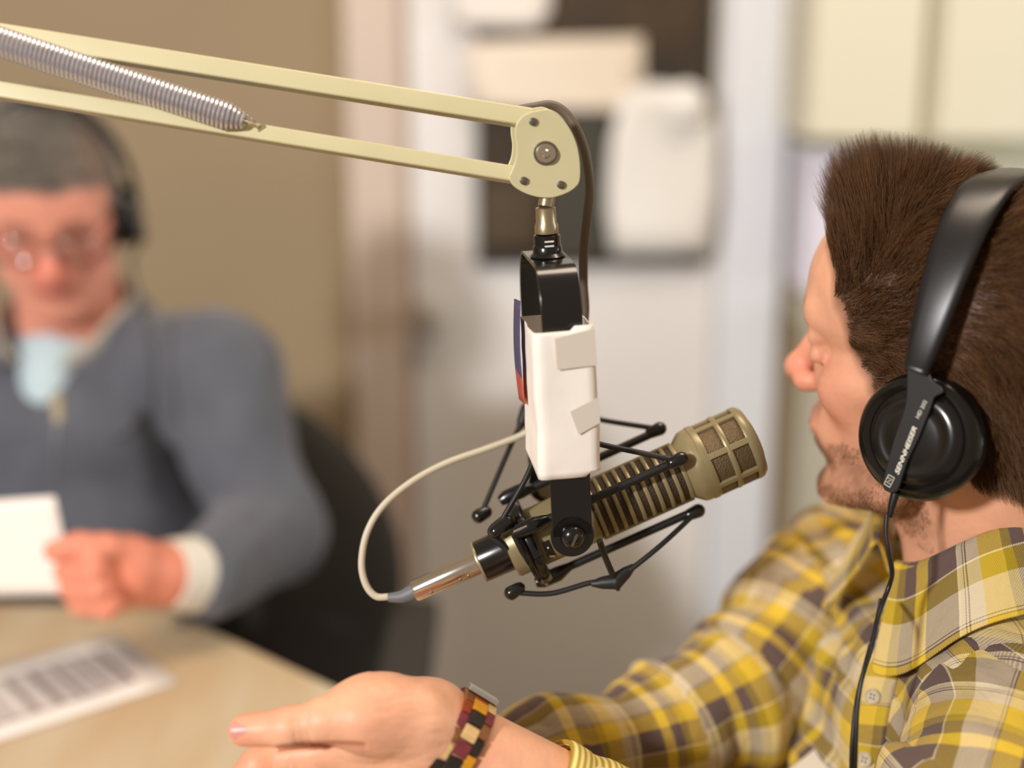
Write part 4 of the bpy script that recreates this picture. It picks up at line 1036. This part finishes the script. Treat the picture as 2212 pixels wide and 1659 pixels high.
pc = spline([(1958, 1352), (1928, 1410), (1900, 1480), (1884, 1550), (1874, 1630), (1870, 1720)], 6); V = []; UV = []; acc = 0
for i, c_ in enumerate(pc):
    row = [on_shirt(c_[0]+o_, c_[1]+o_*.12, l_) for o_, l_ in ((-34, .0005), (-33, .0022), (-20, .0026), (0, .0026), (20, .0026), (33, .0022), (34, .0005))]
    if i: acc += np.linalg.norm(row[3]-last)
    last = row[3]; V += row; UV += [(.31+o_*.0045, acc+.013, 0) for o_ in range(7)]
k = 7; F_ = [(i*k+j, i*k+j+1, (i+1)*k+j+1, (i+1)*k+j) for i in range(len(pc)-1) for j in range(k-1)]
plk = mesh_obj('placket', smooth(np.array(V), np.array(F_), 3), F_, M_plaid, shirt); a = plk.data.attributes.new('cloth', 'FLOAT_VECTOR', 'POINT'); a.data.foreach_set('vector', np.array(UV, np.float32).ravel())
for (px, py) in ((1972, 1366), (1893, 1505), (1874, 1640)):
    c_ = on_shirt(px, py, .0034); nb = unit(CAM-c_); nb = unit(nb*.8+BF*.5); button(c_, nb, shirt)
fo = MB(); q_ = [P(1630, 1720, 1.03), P(1795, 1588, 1.07), P(1860, 1680, 1.03), P(1700, 1830, .99)]; nn_ = unit(np.cross(q_[1]-q_[0], q_[3]-q_[0]))
fo.add([p for p in q_]+[p+nn_*.006 for p in q_], [(3, 2, 1, 0), (4, 5, 6, 7), (0, 1, 5, 4), (1, 2, 6, 5), (2, 3, 7, 6), (3, 0, 4, 7)])
tag(fo.build('folder', mat('folder_cream', (224, 216, 198), .6), bev=.001), 'cream folder on the lap of the person in the plaid shirt', 'folder')
# headphones ---------------------------------------------------------
M_hp = mat('headphone_plastic', (21, 21, 22), .36); M_hpg = mat('headphone_gloss', (13, 12, 11), .22, coat=.15); M_pad = mat('headphone_pad', (20, 19, 19), .5, bump=.3, bscale=200)
hp = empty('headphones', W1(0, 0, 0)); tag(hp, 'black closed headphones on the head of the person in the plaid shirt', 'headphones')
def headphones(W, R, s, root, beta, cup_c, text=True, rw=.094, H=.150, bw0=.016, bw1=.034, cr_=.0405, tl=.18, tf=.06):
    f, l, u = R[:, 0], R[:, 1], R[:, 2]
    bu = unit(u*math.cos(beta)-f*math.sin(beta)); bf = unit(f*math.cos(beta)+u*math.sin(beta))
    O = W(0, 0, 0)
    for sg in (1, -1):
        cc = O+l*sg*cup_c[1]*s+f*cup_c[0]*s+u*cup_c[2]*s; n_ = unit(l*sg+u*tl+f*tf)
        MB().lathe([(-.030, .022), (-.030, .034), (-.026, .0385), (-.016, .0395), (-.012, .036), (-.012, .02)], cc, n_, 48).build('ear_pad', M_pad, root)
        cup = MB().lathe([(-.0125, .02), (-.0125, cr_-.001), (-.009, cr_+.001), (-.004, cr_), (-.001, cr_-.0025), (.0005, cr_-.006), (-.0015, cr_-.009), (.0015, cr_-.013), (.0025, cr_-.018), (.0020, cr_-.019), (.0030, cr_-.024), (.0035, .008), (.0036, 0)], cc, n_, 72).build('ear_cup', M_hpg, root)
        # stalk bar across the cup
        ex = unit(bf-n_*(bf@n_)); ez = np.cross(n_, ex); ez = ez if ez@u > 0 else -ez
        yield sg, cc, n_, ex, ez, cup
gen = headphones(W1, R1, S1, hp, math.radians(20), (-.003, .099, -.008))
sides = list(gen)
f1, l1, u1 = R1[:, 0], R1[:, 1], R1[:, 2]
sg, cc, n_, ex, ez, cup = sides[0]
# strap drawn on the cup plane: rotate so it runs from upper right to lower left
CAMX = unit(RT-n_*(RT@n_)); CAMZ = unit(UPV-n_*(UPV@n_)-CAMX*((UPV-n_*(UPV@n_))@CAMX))
def cpt(px, py, h=0.0):
    """point of the cup plane seen at px,py, lifted h"""
    r = FW+(px-1106)/FPX*RT-(py-829.5)/FPX*UPV; t = ((cc+n_*.004-CAM)@n_)/(r@n_); return CAM+r*t+n_*h
cpl = [(1962, 768), (1962, 830), (1957, 880), (1935, 945), (1910, 1040), (1920, 1062), (1942, 1058), (1962, 1000), (1988, 945), (2014, 880), (2022, 858), (2040, 848), (2036, 835), (2018, 822), (2010, 800), (2008, 768)]
pts3 = [cpt(*p) for p in cpl]; o2 = [((p-cc)@CAMX, (p-cc)@CAMZ) for p in pts3]
stp = MB(); stp.prism([tuple(p) for p in spline(o2+[o2[0]], 3)[:-1]], cc, CAMX, CAMZ, n_, .0030, .0062)
strap = stp.build('yoke_arm', M_hp, hp, bev=.0008)
# headband: wide arch over the head
def hband():
    V = []; n = 60; top = None
    A0 = (cpt(1985, 790)); 
    pts = []
    beta = math.radians(24); bu = unit(u1*math.cos(beta)-f1*math.sin(beta))
    base = cc+n_*.002; B0 = cpt(1986, 800, .002)
    Oc = W1(-.003, 0, -.008)
    # near attachment mirrored for the far side
    hgt = .149*S1; hw = .100*S1; beta = math.radians(3); bu = unit(u1*math.cos(beta)-f1*math.sin(beta))
    off0 = (B0-Oc)-l1*((B0-Oc)@l1)
    for i in range(n+1):
        t = PI*i/n
        c_ = math.cos(t); s_ = math.sin(t)
        side = l1*hw*np.sign(c_)*abs(c_)**.62
        rise = off0*(1-s_)**2+bu*hgt*s_
        p = Oc+side+rise
        pts.append(p)
    for i, p in enumerate(pts):
        t = i/n; d = pts[min(i+1, n)]-pts[max(i-1, 0)]; d = unit(d)
        wd = (.0075+.0100*math.sin(PI*t)**.8)
        ac = unit(f1-d*(f1@d)); out = np.cross(d, ac); out = out if out@(p-W1(0, 0, .03)) > 0 else -out
        for a_ in np.linspace(0, 2*PI, 20, endpoint=False):
            ca, sa = math.cos(a_), math.sin(a_)
            V.append(p+ac*wd*np.sign(ca)*abs(ca)**.6+out*.0036*np.sign(sa)*abs(sa)**.9*(1 if sa > 0 else (1+1.2*math.sin(PI*t))))
    m_ = 20; F_ = [(i*m_+k, i*m_+(k+1) % m_, (i+1)*m_+(k+1) % m_, (i+1)*m_+k) for i in range(n) for k in range(m_)]+[tuple(range(m_)), tuple(n*m_+k for k in range(m_))]
    return mesh_obj('headband', V, F_, M_hp, hp)
hb = hband()
mb = MB()
for (px, py) in ((1982, 762), (1979, 771), (1981, 781)): mb.ball(cpt(px, py, .0072), .0009, 6)
mb.build('grip_dot', mat('grip_grey', (150, 150, 150), .4), strap)
M_print = mat('headphone_print', (226, 224, 208), .5)
def text3(s_, p0, p1, h, lift, parent, name='lettering', shear=0.0, bold=.0):
    cu = bpy.data.curves.new(name, 'FONT'); cu.body = s_; cu.size = 1; cu.shear = shear; cu.offset = bold; cu.extrude = .004; cu.resolution_u = 3
    o = bpy.data.objects.new(name, cu); COL.objects.link(o); bpy.context.view_layer.update()
    wx = max(o.dimensions.x, 1e-4)
    x = p1-p0; L_ = np.linalg.norm(x); x = x/L_; y = np.cross(n_, x)
    me = bpy.data.meshes.new_from_object(o); sxy = (L_/wx, h/.70)
    V = [p0+x*v.co.x*sxy[0]+y*v.co.y*sxy[1]+n_*(lift+v.co.z*.01) for v in me.vertices]; F_ = [tuple(f.vertices) for f in me.polygons]
    bpy.data.objects.remove(o); return mesh_obj(name, V, F_, M_print, parent, smooth=False)
bpy.context.view_layer.update()
text3('SENNHEISER', cpt(1944, 1026), cpt(1984, 924), .0030, .0024, strap, shear=.25, bold=.02)
text3('HD 202', cpt(1988, 905), cpt(2006, 868), .0025, .0024, strap)
# square emblem with a slanted S shape
ea, eb = cpt(1926, 1052), cpt(1936, 1032); ey = unit(np.cross(n_, eb-ea))*.0044; mb = MB()
L4 = [ea, eb, eb+ey, ea+ey]
for a, b2 in ((0, 1), (1, 2), (2, 3), (3, 0)): mb.tube([L4[a]+n_*.0026, L4[b2]+n_*.0026], .00022, 6)
ctr_ = (ea+eb)/2+ey/2+n_*.0026
mb.tube([ea+(eb-ea)*.3+ey*.12+n_*.0026, ea+(eb-ea)*.25+ey*.8+n_*.0026, ea+(eb-ea)*.75+ey*.2+n_*.0026, ea+(eb-ea)*.7+ey*.9+n_*.0026], .0003, 6)
mb.build('emblem', M_print, strap)
# cable from the cup
MB().tube([cpt(1927, 1066, -.005), cpt(1921, 1092, -.004), cpt(1916, 1118, -.004)], [.0030, .0026, .0018], 14).build('strain_relief', M_hp, hp)
dC = (cpt(1916, 1118)-CAM)@FW
cab = [P(1916, 1112, dC), P(1914, 1150, dC), P(1920, 1190, dC), P(1927, 1235, dC+.004), P(1922, 1262, dC+.012), P(1908, 1300, dC+.010), P(1894, 1345, dC+.002), P(1882, 1400, dC-.004), P(1858, 1480, dC-.01), P(1845, 1560, dC-.012), P(1840, 1640, dC-.012), P(1838, 1760, dC)]
MB().tube(spline(cab, 8), .0016, 10).build('cable', mat('cable_black', (22, 20, 20), .4), hp)
cab = [P(1902, 1296, dC+.05), P(1896, 1330, dC+.016), P(1886, 1376, dC), P(1868, 1440, dC-.01), P(1853, 1520, dC-.014), P(1848, 1640, dC-.014), P(1846, 1760, dC)]
MB().tube(spline(cab, 8), .0014, 10).build('cable', bpy.data.materials['cable_black'], hp)

# bracelet -----------------------------------------------------------
BC = FA0+WAX*.006; bu_ = unit(UPV-WAX*(UPV@WAX)); bv_ = np.cross(WAX, bu_); bv_ = bv_ if bv_@FW < 0 else -bv_
br = empty('bracelet', BC); tag(br, 'wide bracelet of mixed wooden links on the outstretched wrist of the person in plaid', 'bracelet')
woods = {'honey': (218, 152, 30), 'ebony': (44, 36, 28), 'maple': (228, 190, 130), 'purple': (122, 52, 58), 'walnut': (134, 88, 46), 'rust': (150, 62, 24)}
WM = {k_: mat('wood_'+k_, c_, .38, var=.25, vscale=90, stretch=(1, 4, 1), bump=.2, bscale=200) for k_, c_ in woods.items()}
nl = 20; midc = ['rust', 'honey', 'ebony', 'maple', 'purple', 'ebony', 'maple', 'walnut']; edl = ['walnut', 'rust', 'purple', 'walnut', 'maple', 'ebony', 'honey', 'purple']; edr = ['maple', 'purple', 'walnut', 'ebony', 'honey', 'maple', 'rust', 'walnut']
rx, ry = .0345, .0300
for row, (o_, wd, cs_, ph) in enumerate(((-.0082, .0062, edl, .5), (0, .0100, midc, 0), (.0082, .0062, edr, .5))):
    for i in range(nl):
        a = 2*PI*(i+ph)/nl+math.radians(8); e1_ = bu_*math.cos(a)*rx+bv_*math.sin(a)*ry; nrm = unit(bu_*math.cos(a)/rx+bv_*math.sin(a)/ry); tg = np.cross(WAX, nrm)
        MB().box(BC+WAX*o_+e1_*(1.0 if row == 1 else .985), (wd, 2*PI*.0325/nl*.93, .0040), np.stack([WAX, tg, nrm], 1), bev=.0009).build('link', WM[cs_[i % 8]], br)
MB().box(BC+bu_*(rx+.0038), (.0215, .012, .0030), np.stack([WAX, bv_, bu_], 1), bev=.0008).build('clasp', mat('brushed_steel', (190, 190, 180), .35, metal=.8), br)
# ================================================================== far man
S2 = .98; R2 = head_frame(math.radians(-103), math.radians(23), 0); O2 = P(116, 466, 1.66)
fm = empty('person', P(150, 1300, 1.75)*np.array([1, 1, 0])+np.array([0, 0, .45])); tag(fm, 'grey-haired person in glasses and a blue-grey half-zip pullover reading a sheet', 'person')
F = Field(O2-.20, O2+.20, .0032)
W2 = head_field(F, O2, R2, S2)
NB2 = P(150, 672, 1.72)
F.cone(W2(-.030, 0, -.015), NB2+np.array([0, .01, -.05]), .058, .066, .022); F.ell(W2(.045, 0, -.075), (.05, .04, .03), R2, .02)
V, Q = F.mesh(); hN2 = vnormals(V, Q); L2 = (V-O2)@R2/S2; col, _ = facecol(L2, beard=.12, base=(224, 154, 132), red=(224, 108, 92), stub=(150, 110, 95))
def hl2(L):
    x, y, z = L.T; ay = np.abs(y)
    xb = np.interp(z, [-.05, -.02, .0, .04, .075, .088, .098, .12, .2], [-.01, .004, .012, .044, .066, .090, .115, .14, .2]); low = np.where(x > -.012, z+.012, z+.06)
    return np.minimum((xb-x)*.8, low)
h_ = np.clip(hl2(L2)/.008+.4, 0, 1)[:, None]*.9; col = col*(1-h_)+linc((96, 90, 82))*h_
hV2, hQ2, hC2 = V, Q, col
# right-hand side as seen: left hand holding the sheet, fist-like
WR = P(352, 1242, 1.42); HC = P(235, 1240, 1.385)
F = Field(HC-.13, HC+.16, .0032)
F.cone(P(435, 1242, 1.46), WR, .031, .028); F.cone(WR, P(275, 1238, 1.39), .029, .034, .02); F.ell(P(245, 1232, 1.385), (.040, .030, .036), None, .015)
for i, (x, y, dd) in enumerate(((172, 1195, 1.36), (168, 1232, 1.355), (180, 1272, 1.355), (200, 1305, 1.36))):
    a = P(270-8*i, y-8, 1.40); b_ = P(x+34, y+6, dd-.02); c_ = P(x-28, y+2, dd+.012); d_ = P(x-6, y+14, dd+.040)
    F.chain([a, b_, c_, d_], [.0125, .0115, .0105, .0092], .004)
F.chain([P(300, 1200, 1.385), P(230, 1185, 1.355), P(170, 1178, 1.345), P(118, 1190, 1.345)], [.018, .0145, .0125, .0108], .006)
V, Q = F.mesh(); hc = np.tile(linc((226, 144, 118)), (len(V), 1)); hhV, hhQ, hhC = V, Q, hc
F = Field(P(-350, 1300, 1.7)-.2, P(700, 700, 1.7)+.3, .010)
SLf, SRf = P(462, 812, 1.70), P(-215, 812, 1.78)
ELf = P(585, 1140, 1.64)
F.cone(NB2+np.array([0, 0, -.02]), (SLf+SRf)/2+np.array([0, 0, -.3]), .055, .08, .04); F.cone(SLf, SRf, .04, .04, .04); F.cone(SLf, ELf, .04, .034); F.cone(ELf, P(480, 1240, 1.48), .034, .028)
ERf = P(-420, 1180, 1.62); F.cone(SRf, ERf, .04, .034); F.cone(ERf, P(-160, 1200, 1.45), .034, .028)
V, Q = F.mesh(); cc2 = np.tile(linc((218, 142, 116)), (len(V), 1))
V, Q, C = joinVQ([(hV2, hQ2, hC2), (hhV, hhQ, hhC), (V, Q, cc2)])
sculpt_obj('body', V, Q, M_skin, fm, C); eyes(W2, R2, S2, fm, (1, 0, -.9), .0116)
M_grey = hairmat('grey_hair', (84, 78, 70), (190, 184, 174))
def ln2(l, r): x, y, z = l.T; return (.013+.018*np.clip((z-.07)/.05, 0, 1))*r.uniform(.7, 1.15, len(x))
def dr2(l, nn, r):
    x, y, z = l.T; top = np.clip((z-.06)/.04, 0, 1)[:, None]; lt = R2[:, 1]; sgn = np.where(y > .015, 1, -1)[:, None]
    d = nn*.45+top*(lt*sgn*-.0+(-lt)*.7+R2[:, 0]*.25)+(1-top)*(-R2[:, 2]*.8-R2[:, 0]*.3); return d, d-nn*.2
p, c = grow(hV2, hQ2, hN2, L2, hl2(L2), 22000, ln2, dr2, K=5, seed=12, jit=.35)
strands('hair', p, c, .0003, M_grey, fm)
# glasses
gl = empty('glasses', W2(.1, 0, .025)); tag(gl, 'thin dark-rimmed glasses on the grey-haired person', 'glasses')
M_rim = mat('rim_dark', (70, 56, 46), .3, metal=.5); M_lens, t_, b_ = nt('lens_glass')
tr_ = t_.nodes.new('ShaderNodeBsdfTransparent'); gs_ = t_.nodes.new('ShaderNodeBsdfGlossy'); gs_.inputs['Roughness'].default_value = .05; ms_ = t_.nodes.new('ShaderNodeMixShader'); ms_.inputs[0].default_value = .08
t_.links.new(tr_.outputs[0], ms_.inputs[1]); t_.links.new(gs_.outputs[0], ms_.inputs[2]); t_.links.new(ms_.outputs[0], t_.nodes['Material Output'].inputs['Surface'])
for y in (-1, 1):
    ring = [W2(.1135-.010*((.031+.026*math.cos(a))/.057)**2, y*(.033+.026*math.cos(a)), .020+.018*math.sin(a)) for a in np.linspace(0, 2*PI, 41)]
    MB().tube(ring, .0011, 8).build('rim', M_rim, gl)
    ctr2 = sum(ring[:-1])/40; mbl = MB(); mbl.add([ctr2+R2[:, 0]*.001]+ring[:-1], [(0, i+1, (i+1) % 40+1) for i in range(40)]); ol = mbl.build('lens', M_lens, gl); md = ol.modifiers.new('s', 'SOLIDIFY'); md.thickness = .0012
    MB().tube([W2(.104, .058*y, .026), W2(.075, .074*y, .026), W2(.0, .080*y, .022), W2(-.012, .080*y, .008)], .0013, 8).build('temple', M_rim, gl)
MB().tube(spline([W2(.1135, -.008, .024), W2(.1165, 0, .028), W2(.1135, .008, .024)], 5), .0011, 8).build('bridge', M_rim, gl)
# his headphones
hp2 = empty('headphones', W2(0, 0, .0)); tag(hp2, 'black headphones on the grey-haired person in glasses', 'headphones')
list(headphones(W2, R2, S2, hp2, 0, (-.003, .100, .0), cr_=.036))
ba = [W2(-.004, .099*math.cos(a)*(1 if abs(math.cos(a)) > 0 else 1), .012+.142*math.sin(a)) for a in np.linspace(0, PI, 41)]
MB().tube(ba, .0095, 14, flat=.35).build('headband', M_hp, hp2)
cb2 = [W2(0, .108, -.034), P(285, 560, 1.64), P(300, 640, 1.62), P(330, 760, 1.60), P(330, 900, 1.58)]
MB().tube(spline(cb2, 6), .002, 8).build('cable', bpy.data.materials['cable_black'], hp2)
# pullover
M_jk = mat('pullover_fleece', (88, 92, 102), .9, var=.14, vscale=25, bump=.5, bscale=120, sheen=.2)
LX2 = unit((SLf-SRf)*np.array([1, 1, 0])); BF2 = np.cross(LX2, (0, 0, 1.0)); BF2 = BF2 if BF2[1] < 0 else -BF2
RB2 = np.stack([BF2, LX2, np.array([0, 0, 1.0])], 1); MD2 = (SLf+SRf)/2
F = Field(MD2+np.array([-.40, -.40, -.62]), MD2+np.array([.42, .32, .18]), .0058)
F.ell(MD2+np.array([0, 0, -.19]), (.125, .19, .225), RB2, .03); F.ell(MD2+BF2*.02+np.array([0, 0, -.36]), (.14, .18, .24), RB2, .05)
for S_ in (SLf, SRf): F.cone(NB2+np.array([0, 0, -.065]), S_, .052, .070, .03)
F.ell(NB2+BF2*.02+np.array([0, 0, -.14]), (.10, .13, .09), RB2, .03)
F.cone(SLf, ELf, .074, .060, .025); F.cone(ELf, P(452, 1244, 1.465), .062, .043, .02)
F.cone(SRf, ERf, .074, .060, .025); F.cone(ERf, P(-200, 1210, 1.47), .060, .043, .02)
F.cone(NB2+BF2*.03+np.array([0, 0, -.10]), NB2+BF2*.02+np.array([0, 0, .15]), .040, .075, .01, 's')
# V of the open zip
zt_ = NB2+BF2*.105+np.array([0, 0, -.05]); zb_ = P(128, 900, 1.56)
F.cone(NB2+BF2*.12+np.array([0, 0, -.02]), P(128, 880, 1.55), .058, .008, .006, 's')
V, Q = F.mesh(); N = vnormals(V, Q); r_ = V-MD2; uv = np.stack([r_@LX2, r_[:, 2], 0*r_[:, 2]], 1); V = folds(V, N, uv*.5, .012, 4.)
jk = sculpt_obj('pullover', V, Q, M_jk, fm)
# zip, pull and stand collar
M_in = mat('collar_inner', (168, 162, 150), .8)
collar(NB2+np.array([0, 0, -.035]), np.array([0, 0, 1])+BF2*.25, BF2, .080, fm, M_jk, math.radians(30), .040, .066, (.034, .024), 'turned_collar')
collar(NB2+np.array([0, 0, -.030]), np.array([0, 0, 1])+BF2*.25, BF2, .073, fm, M_in, math.radians(22), .042, .004, (.001, .0), 'collar_lining')
M_sh = mat('pale_blue_shirt', (186, 208, 216), .75)
F = Field(NB2-.16, NB2+.14, .005)
F.cone(NB2+np.array([0, 0, -.10]), NB2+np.array([0, 0, .0]), .074, .062, .02); F.ell(NB2+BF2*.04+np.array([0, 0, -.10]), (.062, .045, .085), RB2, .02); F.cone(NB2+np.array([0, 0, -.02]), NB2+np.array([0, 0, .13]), .062, .07, .006, 's')
V, Q = F.mesh(); sculpt_obj('undershirt', V, Q, M_sh, fm)
MB().tube(spline([P(128, 850, 1.538), P(124, 930, 1.530), P(118, 1040, 1.53)], 6), .0035, 8, flat=.5).build('zip', mat('zip_dark', (60, 62, 68), .4), jk)
MB().box(P(124, 880, 1.527), (.012, .004, .034), bev=.003).build('zip_pull', mat('zip_metal', (190, 182, 150), .3, metal=.6), jk)
# shirt cuff
fa = unit(P(480, 1242, 1.485)-WR)
MB().lathe([(0, .031), (0, .036), (.030, .040), (.040, .040), (.040, .031)], WR+fa*.004, fa, 40).build('shirt_cuff', mat('cuff_white', (222, 218, 206), .8), fm)
MB().lathe([(-.003, .0125), (-.003, .0138), (.003, .0138), (.003, .0125), (-.003, .0125)], P(205, 1283, 1.352), unit(RT*.9-UPV*.3), 24).build('ring', mat('gold', (220, 180, 90), .25, metal=1), fm)
# trousers
M_jean = mat('denim_dark', (52, 58, 72), .9, var=.2, vscale=60)
F = Field((-1.15, .95, .30), (.05, 2.0, .75), .009)
hipL = MD2+LX2*.09+np.array([0, 0, -.50]); hipR = MD2-LX2*.09+np.array([0, 0, -.50]); knL = hipL+BF2*.40+LX2*.14+np.array([0, 0, .02]); knR = hipR+BF2*.40-LX2*.08
F.cone(hipL, knL, .095, .072, .03); F.cone(hipR, knR, .095, .072, .03); F.cone(knL, knL+np.array([0, .06, -.2]), .07, .06, .02)
V, Q = F.mesh(); N = vnormals(V, Q); V = folds(V, N, (V-MD2)*.5, .008, 6.); sculpt_obj('trousers', V, Q, M_jean, fm)
# the sheet he holds
def held():
    c = [P(-120, 1090, 1.36), P(118, 1072, 1.36), P(162, 1285, 1.375), P(-120, 1292, 1.375)]; V = []; n = 8
    for i in range(n+1):
        for j in range(n+1):
            a, b = i/n, j/n; p = (1-a)*((1-b)*c[0]+b*c[1])+a*((1-b)*c[3]+b*c[2]); V.append(p+FW*.006*math.sin(b*3))
    F_ = [(i*(n+1)+j, i*(n+1)+j+1, (i+1)*(n+1)+j+1, (i+1)*(n+1)+j) for i in range(n) for j in range(n)]
    o = mesh_obj('held_sheet', V, F_, M_paperw); md = o.modifiers.new('s', 'SOLIDIFY'); md.thickness = .0006; return o
tag(held(), 'white paper sheet held up in the hand of the grey-haired person', 'paper')
